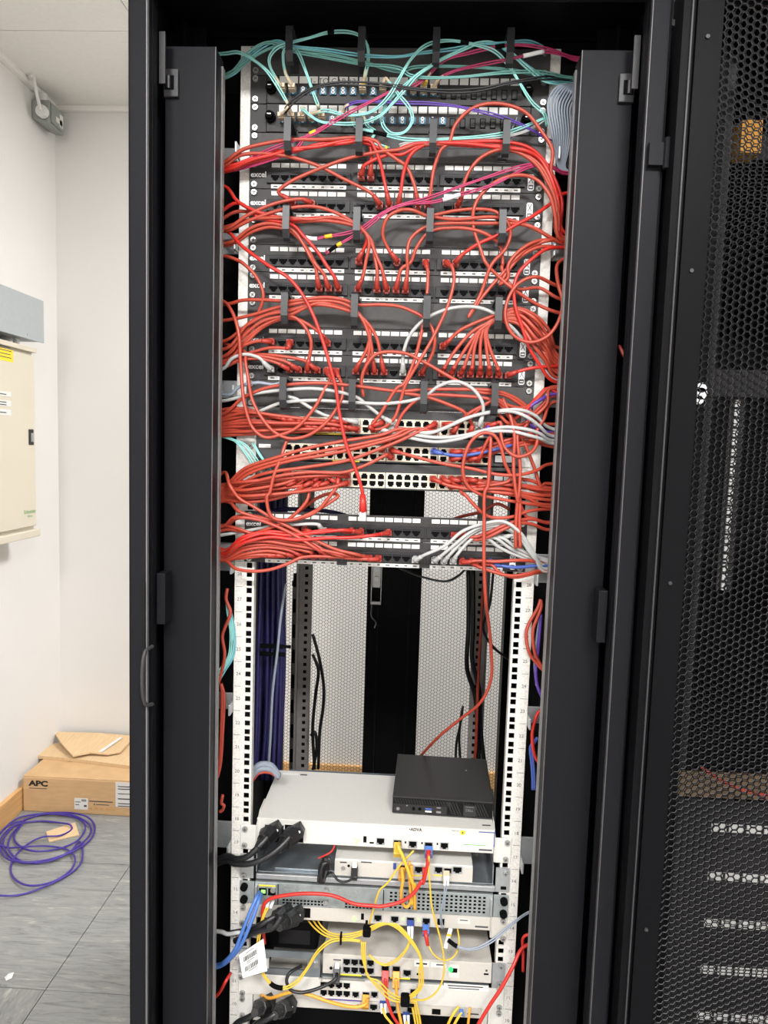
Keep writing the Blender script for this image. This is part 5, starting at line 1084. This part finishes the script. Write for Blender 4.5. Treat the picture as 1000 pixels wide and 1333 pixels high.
# inside, behind the rails: purple bundle, grey and black leads
for k_ in range(16):
    x_ = 337 + (k_ * 29) % 36; yd = -(180 + (k_ * 53) % 120)
    cable('navy', 'A%d,640@%d A%d,740@%d A%d,860@%d A%d,940@%d A%d,1015@%d' % (x_ + 4, yd, x_ + 3 - k_ % 3, yd, x_ - 1 + k_ % 4, yd, x_ - 3 + k_ % 3, yd, x_ - 6 + k_ % 2, yd), 'dark purple data cable in the thick vertical bundle behind the left rail', group='dark purple cables bundled behind the left rail', r=.0042, jit=0, name='data_cable')
cable('greyc', 'A372,760@-150 A366,800@-150 A361,850@-150 A355,900@-150 A352,960@-150 A349,1005@-160', 'thin grey cable running down in front of the dark purple bundle', r=.0028, jit=0, name='data_cable')
for k_, (a_, b_) in enumerate(((840, 345), (857, 365))):
    tp = at(355, a_, -.0); m_ = MB()
tie = thing('cable_tie', 'black strap round the dark purple cable bundle', 'cable tie', tuple(at(353, 851, .16)))
part('strap', MB().box(-.022, .028, -.004, 0, -.004, .004).box(-.022, .024, -.004, 0, .012, .02), 'hole', tie); part('tail', MB().box(.024, .04, -.006, -.003, .014, .02), 'hole', tie)
for k_ in range(3):
    y_ = 1000 + 5 * k_
    cable('greyc' if k_ else 'red3', 'm195,%d@-70 m240,%d@-70 m300,%d@-80 m345,%d@-90' % (150 - 25 * k_ + 10, 110 - 22 * k_, 108 - 20 * k_, 140 - 10 * k_), ('dull red flat lead behind the left rail above the white unit', 'grey hose behind the left rail, lower of two', 'grey hose behind the left rail, upper of two')[k_], r=.006 if k_ else .003, jit=0)
for k_, a_ in enumerate(('k530,190@-700 k565,320@-700 k590,480@-700 k585,600@-700 k570,700@-700 k560,920@-700', 'k530,300@-690 k560,380@-690 k545,520@-690 k530,700@-690 k540,920@-690', 'k520,740@-690 k540,720@-690 k552,800@-690 k530,930@-690')):
    cable('blackc', a_, ('black lead arching beside the left rear rail, outermost', 'black lead hanging close along the left rear rail', 'short black lead curling low at the left rear rail')[k_], r=.0045, jit=0, name='power_lead')
for k_, a_ in enumerate(('j375,500@-640 l375,150@-640 l368,380@-640 l410,520@-640 l425,700@-640 l430,890@-640', 'j400,500@-650 l400,150@-650 l395,330@-650 l430,480@-650 l440,700@-650 l460,890@-650', 'j510,520@-620 l490,30@-620 l455,160@-620 l510,260@-620 l600,330@-620', 'l345,580@-680 l330,680@-680 l310,780@-680 l305,870@-680', 'l340,600@-690 l325,740@-690 l330,870@-690')):
    cable('blackc', a_, ('black lead down the right rear rail, left one of two', 'black lead down the right rear rail, right one of two', 'thin black lead crossing toward the right side panel', 'black lead end hanging left of the right rear rail', 'second black lead end hanging left of the right rear rail')[k_], r=.006 if k_ < 2 else .0035, jit=0, name='power_lead')
cable('red3', 'j455,600@-600 l440,200@-600 l425,500@-600 l415,800@-600 l405,900@-600', 'dark red lead running down the right rear rail', r=.004, jit=0)
# ------------------------------------------------ leads of the lower devices
def power_lead(s, label, px, py, px2, py2, Y=-.006, out=.055):
    o = cable('blackc', s, label, r=.0052, jit=0, name='power_lead')
    a = at(px, py, Y); b = at(px2, py2, Y - out)
    part('plug', MB().prism([(-.019, -.006), (-.013, -.013), (.013, -.013), (.019, -.006), (.019, .011), (-.019, .011)], 'y', 0, -.016), 'blackc', o, a, (0, -.55, 0), bevel=.0015)
    d = (b - a).normalized(); m = MB().cyl(a + Vector((0, -.012, 0)), a + (b - a) * .62, .0165, 8, 0, .0135)
    part('plug_body', m, 'blackc', o, bevel=.001)
    m = MB()
    for k in range(6):
        c = a + (b - a) * (.62 + .07 * k); m.cyl(c, c + d * .0035, .0105 - .0007 * k, 10)
    part('strain_relief', m, 'blackc', o)
    part('screw_dot', MB().cyl(a + Vector((.011, -.016, .007)), a + Vector((.011, -.0175, .007)), .0022, 8), 'print', o)
    return o
power_lead(left(1126) + 'm65,560@30 m120,575@52 m180,560@62 m240,505@58 m290,450@46', 'black power lead of the white access unit, left one', 355, 1079, 335, 1106)
power_lead(left(1132) + 'm60,585@24 m110,602@50 m200,598@66 m290,560@66 m360,505@58 m410,450@46', 'black power lead of the white access unit, right one', 383.5, 1081, 362, 1107)
power_lead('A300,1215@20 o200,330@40 o260,300@50 o330,260@44', 'black power lead of the lower access unit, left one', 370, 1186, 352, 1207, Y=-.004)
power_lead('A306,1225@30 o240,340@50 o320,320@58 o360,260@52', 'black power lead of the lower access unit, right one', 384, 1188, 364, 1207, Y=-.004)
power_lead('A268,1440@10 A284,1380@20 A300,1345@30 o120,840@44 o200,800@54 o235,770@50', 'black power lead at the bottom edge, left one', 346, 1303, 332, 1318, Y=-.005)
power_lead('A270,1450@10 A295,1390@24 A322,1350@36 o220,850@54 o300,810@60 o340,780@54', 'black power lead at the bottom edge, right one', 374, 1306, 358, 1322, Y=-.005)
def plugbox(o, px, py, Y, w_, l_, h_, m_, tilt=0):
    c = at(px, py, Y); return part('plug', MB().box(-w_ / 2, w_ / 2, -l_, 0, -h_ / 2, h_ / 2), m_, o, c, (tilt, 0, 0), bevel=.001)
o = cable('yellow', 'm1000,490@26 n160,505@34 n185,560@40 n215,640@40 n240,708@36 q250,90@34 q235,200@26', 'thick yellow cable plugged into the white access unit', r=.0031, jit=0); plugbox(o, 517.5, 1098.5, -.005, .012, .022, .012, 'yellow', .5)
o = cable('orange', 'n180,620@30 n185,700@36 q178,120@36 q180,180@32 q205,212@30 q225,190@28 q222,60@26 n222,590@24', 'orange cable looping from the small white unit', r=.0028, jit=0); plugbox(o, 523.5, 1131, -.004, .012, .02, .012, 'orange', .5)
o = cable('orange', 'n232,610@30 q236,60@34 q248,140@34 q252,225@28', 'orange cable hanging beside the thick yellow cable', r=.0028, jit=0)
o = cable('red2', 'n325,545@34 n322,590@40 n305,670@40 n295,708@38 q290,70@38 q250,130@40 q180,180@42 q60,208@44 o860,205@44 o760,195@44 o640,150@44 o520,138@44 o380,148@42 o290,172@38 o262,210@36 o262,330@30 o268,410@20', 'bright red cable drawn across the router from the white access unit', r=.0031, jit=0); plugbox(o, 558, 1104, -.005, .0135, .016, .013, 'blue', .4)
part('boot', MB().cyl(at(558, 1107, -.02), at(557, 1126, -.036), .0046, 8, 0, .0036), 'red2', o, smooth=True)
o = cable('red2', 'n300,620@24 n300,670@32 n292,705@34 q285,80@34', 'short bright red plug end on the small white unit', r=.003, jit=0)
Y1 = dict(r=.0016, jit=0)
cable('yellow', 'n245,530@30 n170,610@36 n100,708@38 q60,120@38 q25,230@34 o830,320@30', 'thin yellow fibre slanting from the white access unit down past the router', **Y1)
cable('yellow', 'n328,560@40 n325,640@42 q330,60@44 q345,220@46 q375,330@46 q400,430@46 q410,520@46 q400,610@46 q360,680@46 q300,715@42 q240,712@36', 'thin yellow fibre swinging in a long curve to the bundle at the bottom', **Y1)
o = cable('greyc', 'q420,95@26 q410,160@34 q392,240@32 q395,300@28 q402,330@24', 'grey fibre pair hanging from the small white unit', r=.0011, duplex=True, jit=0); plugbox(o, 581, 1135, -.004, .0115, .018, .01, 'beige', .5)
part('boot', MB().cyl(at(579.5, 1141, -.018), at(579, 1153, -.03), .0028, 8, 0, .0018).cyl(at(583.5, 1141, -.018), at(583, 1153, -.03), .0028, 8, 0, .0018), 'print', o)
o = cable('greyc', right(692, 1180).strip() + ' q860,245@14 q760,320@34 q660,400@44 q560,440@48 q480,425@46 q430,390@40', 'grey fibre pair curving from the right edge below the router', r=.0014, duplex=True, jit=0, bands=((.86, 5, 'hole'),))
o = thing('velcro_tab', 'small white tab standing behind the grey fibre below the router', 'tag', tuple(at(583, 1222, -.03)))
part('tab', MB().box(-.0035, .0035, -.001, .001, -.018, .02), 'paper', o, rot=(0, .22, 0)); part('band', MB().box(-.004, .004, -.0016, -.001, .006, .01), 'yband', o, rot=(0, .22, 0))
o = cable('yellow', 'q325,420@26 q350,465@32 q400,498@34 q450,490@34 q485,440@30 q490,380@22 q482,330@10', 'thin yellow fibre with red boot curling below the pale unit', r=.0014, jit=0); plugbox(o, 554.5, 1205.5, -.004, .012, .016, .012, 'blue', .4)
part('boot', MB().cyl(at(553.5, 1211, -.018), at(557, 1231, -.028), .0042, 8, 0, .003), 'red2', o, smooth=True)
o = cable('yellow', 'q228,380@30 q205,440@36 q150,500@38 q90,525@38 q40,505@36 q0,470@32', 'yellow fibre pair hanging from the blue socket of the pale unit', r=.0012, duplex=True, jit=0); plugbox(o, 534.5, 1200, -.003, .0125, .014, .011, 'navyprint', .3)
part('boot', MB().cyl(at(532, 1206, -.018), at(532.5, 1222, -.03), .0028, 8, 0, .002).cyl(at(536.5, 1206, -.018), at(536.5, 1222, -.03), .0028, 8, 0, .002), 'print', o)
# big yellow fibre rings
for k_ in range(3):
    j_ = k_ * 10
    cable('yellow', 'o%d,%d@-10 o%d,%d@10 o%d,%d@24 o690,%d@34 o800,%d@38 q30,%d@40 q80,%d@42 q150,%d@42 q230,%d@44 q280,%d@46 q%d,560@46 q%d,640@46 q250,%d@44 q190,%d@42 q120,%d@42 q50,%d@42 o%d,590@42 o%d,490@42 o%d,400@40' % (505 + 25 * k_, 285 - j_ // 2, 545 + 14 * k_, 330 - j_, 600 + 10 * k_, 368 - j_, 388 - j_ * 1.4, 360 - j_, 330 - j_, 308 - j_ // 2, 305 + j_, 385 + j_, 470 + j_, 294 - j_, 292 - j_, 690 - j_, 725 - j_, 715 - j_ * 2, 650 - j_ * 2, 835 - 3 * k_, 800 + 8 * k_, 795 + 10 * k_), 'yellow fibre of the big ring coiled in front of the eight-port unit', group='yellow fibres of the big ring', r=.0014, jit=k_ * 2.5)
cable('yellow', 'o790,395@38 o700,388@38 o630,395@38 o560,450@40 o500,545@42 o440,620@46 o380,650@48 o320,640@48 o265,580@48 o235,500@46 o235,400@44 o260,270@40 o285,210@34', 'yellow fibre pair hanging in a wide loop left of the eight-port unit', r=.0015, duplex=True, jit=0, bands=((.52, 6, 'hole'),))
part('boot', MB().cyl(at(347.5, 1180, -.036), at(350.5, 1172, -.022), .0026, 8, 0, .003).cyl(at(352.5, 1181, -.036), at(355.5, 1173, -.022), .0026, 8, 0, .003), 'print', bpy.data.objects[[x.name for x in bpy.data.objects if x.get('label', '').startswith('yellow fibre pair hanging in a wide')][0]])
tie = thing('cable_tie', 'black strap round the yellow fibre ring, lower right', 'cable tie', tuple(at(527.5, 1301.5, -.044)))
part('strap', MB().box(-.008, .008, -.008, .008, -.009, .009), 'hole', tie, bevel=.003); part('tail', MB().box(.006, .016, -.006, -.003, -.008, -.004), 'hole', tie)
tie = thing('cable_tie', 'black strap round the yellow fibre ring, upper left', 'cable tie', tuple(at(478.5, 1212.5, -.04)))
part('strap', MB().box(-.008, .006, -.008, .008, -.007, .009), 'hole', tie, bevel=.003); part('tail', MB().box(-.004, .0, -.004, .004, .008, .018), 'hole', tie)
tie = thing('cable_tie', 'thin black tie round the yellow fibre bundle at the left of the ring', 'cable tie', tuple(at(444, 1221, -.036)))
part('strap', MB().box(-.0016, .0016, -.006, .006, -.009, .008), 'hole', tie); part('tail', MB().box(-.001, .001, -.008, -.006, .002, .006), 'hole', tie)
for k_ in range(3): cable('yellow', 'q%d,715@40 q%d,770@40 q%d,850@38 q%d,930@36 q%d,1150@20 q%d,1350@-40' % (230 + 12 * k_, 240 + 14 * k_, 255 + 14 * k_, 265 + 16 * k_, 270 + 16 * k_, 270 + 16 * k_), 'yellow fibre dropping from the lower strap out of view', group='yellow fibres dropping from the lower strap', r=.0019, jit=0)
o = cable('red2', 'q90,600@34 q92,660@38 q105,730@38 q130,800@38 q170,860@36 q210,930@34 q300,1120@20 q420,1300@-30', 'red cable dropping from the eight-port unit past the pale modular unit', r=.0026, jit=0); plugbox(o, 502, 1264, -.005, .0125, .026, .013, 'red2', .75)
o = cable('orange', 'q150,600@34 q152,680@36 q160,760@36 q180,860@34 q190,930@34 q200,1150@20 q210,1350@-40', 'orange cable dropping from the eight-port unit', r=.0028, jit=0); plugbox(o, 516, 1265, -.005, .0125, .026, .013, 'orange', .75)
o = cable('orange', 'o830,710@24 o820,735@34 o780,752@38 o720,750@40 o620,725@42 o520,690@42 o440,670@42 o380,680@40 o330,698@34 o290,705@22 o250,690@6', 'orange cable swinging across the pale modular unit', r=.0029, jit=0); plugbox(o, 476.5, 1296, -.007, .0125, .02, .013, 'orange', .6)
o = cable('blackc', 'o660,570@26 o655,600@34 o600,635@38 o540,660@42 o460,675@44 o410,660@44 o388,610@42 o405,570@38 o470,530@20', 'black cable curling from the eight-port unit to the bracket cut-out', r=.003, jit=0); plugbox(o, 439, 1259, -.005, .0125, .026, .012, 'blackc', .75)
part('plug_tip', MB().box(-.004, .004, -.01, 0, 0, .005), 'print', o, at(439.5, 1256, -.006))
for k_ in range(2):
    cable('blue', left(1258) + 'o15,525@10 o60,500@30 o110,440@44 o150,340@50 o190,240@48 o%d,160@38 o%d,130@20' % (225 + 18 * k_, 240 + 12 * k_) if k_ == 0 else left(1262) + 'o20,535@16 o80,495@34 o140,420@48 o185,320@54 o220,230@50 o240,170@40 o252,140@20', 'blue cable bent from the router down to the left edge, ' + ('upper' if k_ == 0 else 'lower') + ' of two', r=.0034, jit=0, boot='blue')
cable('whitec', left(1212) + 'o30,345@20 o70,358@30 o130,350@40 o180,358@36 o230,370@20', 'short white cable stub behind the blue cables', r=.0036, jit=0)
cable('red2', right(686, 1225).strip() + ' q840,430@20 q780,540@40 q720,650@50 q660,740@52 q600,840@50 q560,920@48 q480,1080@30 q420,1300@-30', 'bright red cable crossing the lower right rail', r=.0032, jit=0)
cable('red2', right(690, 1216).strip() + ' q845,370@8 q840,460@6 q838,560@6', 'bright red cable hanging at the lower right edge', r=.0028, jit=0)
cable('red2', left(1310) + 'o20,680@20 o60,610@26 o85,570@10', 'bright red cable at the lower left edge', r=.0028, jit=0)
for k_, (c_, a_) in enumerate((('yellow', 'q490,750@24 q460,790@30 q430,850@30 q380,1000@24 q340,1250@-40'), ('yellow', 'q505,780@26 q480,820@30 q450,880@30 q400,1030@24 q360,1270@-40'), ('orange', 'q550,755@24 q545,800@28 q535,880@28 q500,1050@20 q450,1280@-40'))):
    o = cable(c_, a_, ('yellow lead below the lowest unit, left of the blue plug', 'yellow lead below the lowest unit with a blue plug', 'orange lead below the lowest unit, rightmost')[k_], r=.0024, jit=0)
    if k_ == 1: plugbox(o, 600.5, 1315.5, -.02, .008, .008, .008, 'blue')
for k_, (px_, py_) in enumerate(((499, 1303), (529, 1318))):
    o = cable('yellow', ('q75,760@20 q90,800@28 q130,850@30 q170,920@30 q230,1100@20 q260,1300@-40', 'q205,830@24 q210,870@28 q215,940@28 q225,1120@20 q240,1320@-40')[k_], ('yellow fibre pair with white boots under the pale modular unit', 'yellow fibre pair with white boots at the bottom edge')[k_], r=.0012, duplex=True, jit=0)
    plugbox(o, px_, py_ + 1, -.004, .0125, .01, .009, 'navyprint', .3)
    part('boot', MB().cyl(at(px_ - 2.5, py_ + 4, -.012), at(px_ - 1.5, py_ + 16, -.024), .0028, 8, 0, .002).cyl(at(px_ + 2.5, py_ + 4, -.012), at(px_ + 3, py_ + 16, -.024), .0028, 8, 0, .002), 'print', o)
# coiled cord of the small unit's supply
cp = []
for k_ in range(60):
    t_ = k_ / 60; a_ = t_ * 7 * 2 * math.pi
    c_ = at(423, 1127, -.012); cp.append(c_ + Vector((math.cos(a_) * .009 + .006 * math.sin(k_ * .7), -.012 + .012 * math.sin(a_ * .5), math.sin(a_) * .019)))
cp += [at(432, 1136, -.03), at(440, 1146, -.034), at(450, 1148, -.032), at(459, 1143, -.024), at(462, 1136, -.014)]
o = tag(part('power_lead', MB().tube(catmull(cp, 4), .0022, 6), 'blackc', None, smooth=True), 'thin black cord coiled and tied beside the small white unit', 'cable')
plugbox(o, 462, 1129.5, -.004, .0115, .02, .014, 'blackc', .6)
part('plug_tip', MB().box(-.004, .004, -.008, 0, .001, .007), 'print', o, at(462, 1127, -.005)); part('wire_tie', MB().tube(catmull([at(415, 1117, -.03), at(424, 1113, -.032), at(432, 1108, -.03), at(436, 1100, -.02)]), .0014, 6), 'red2', o)
# red arc behind the perforated door
cable('red3', 'A912,998@30 A930,1010@35 A955,1024@38 A980,1032@40 A1010,1036@40 A1060,1036@30', 'dark red cable sagging behind the perforated door', r=.003, jit=0)
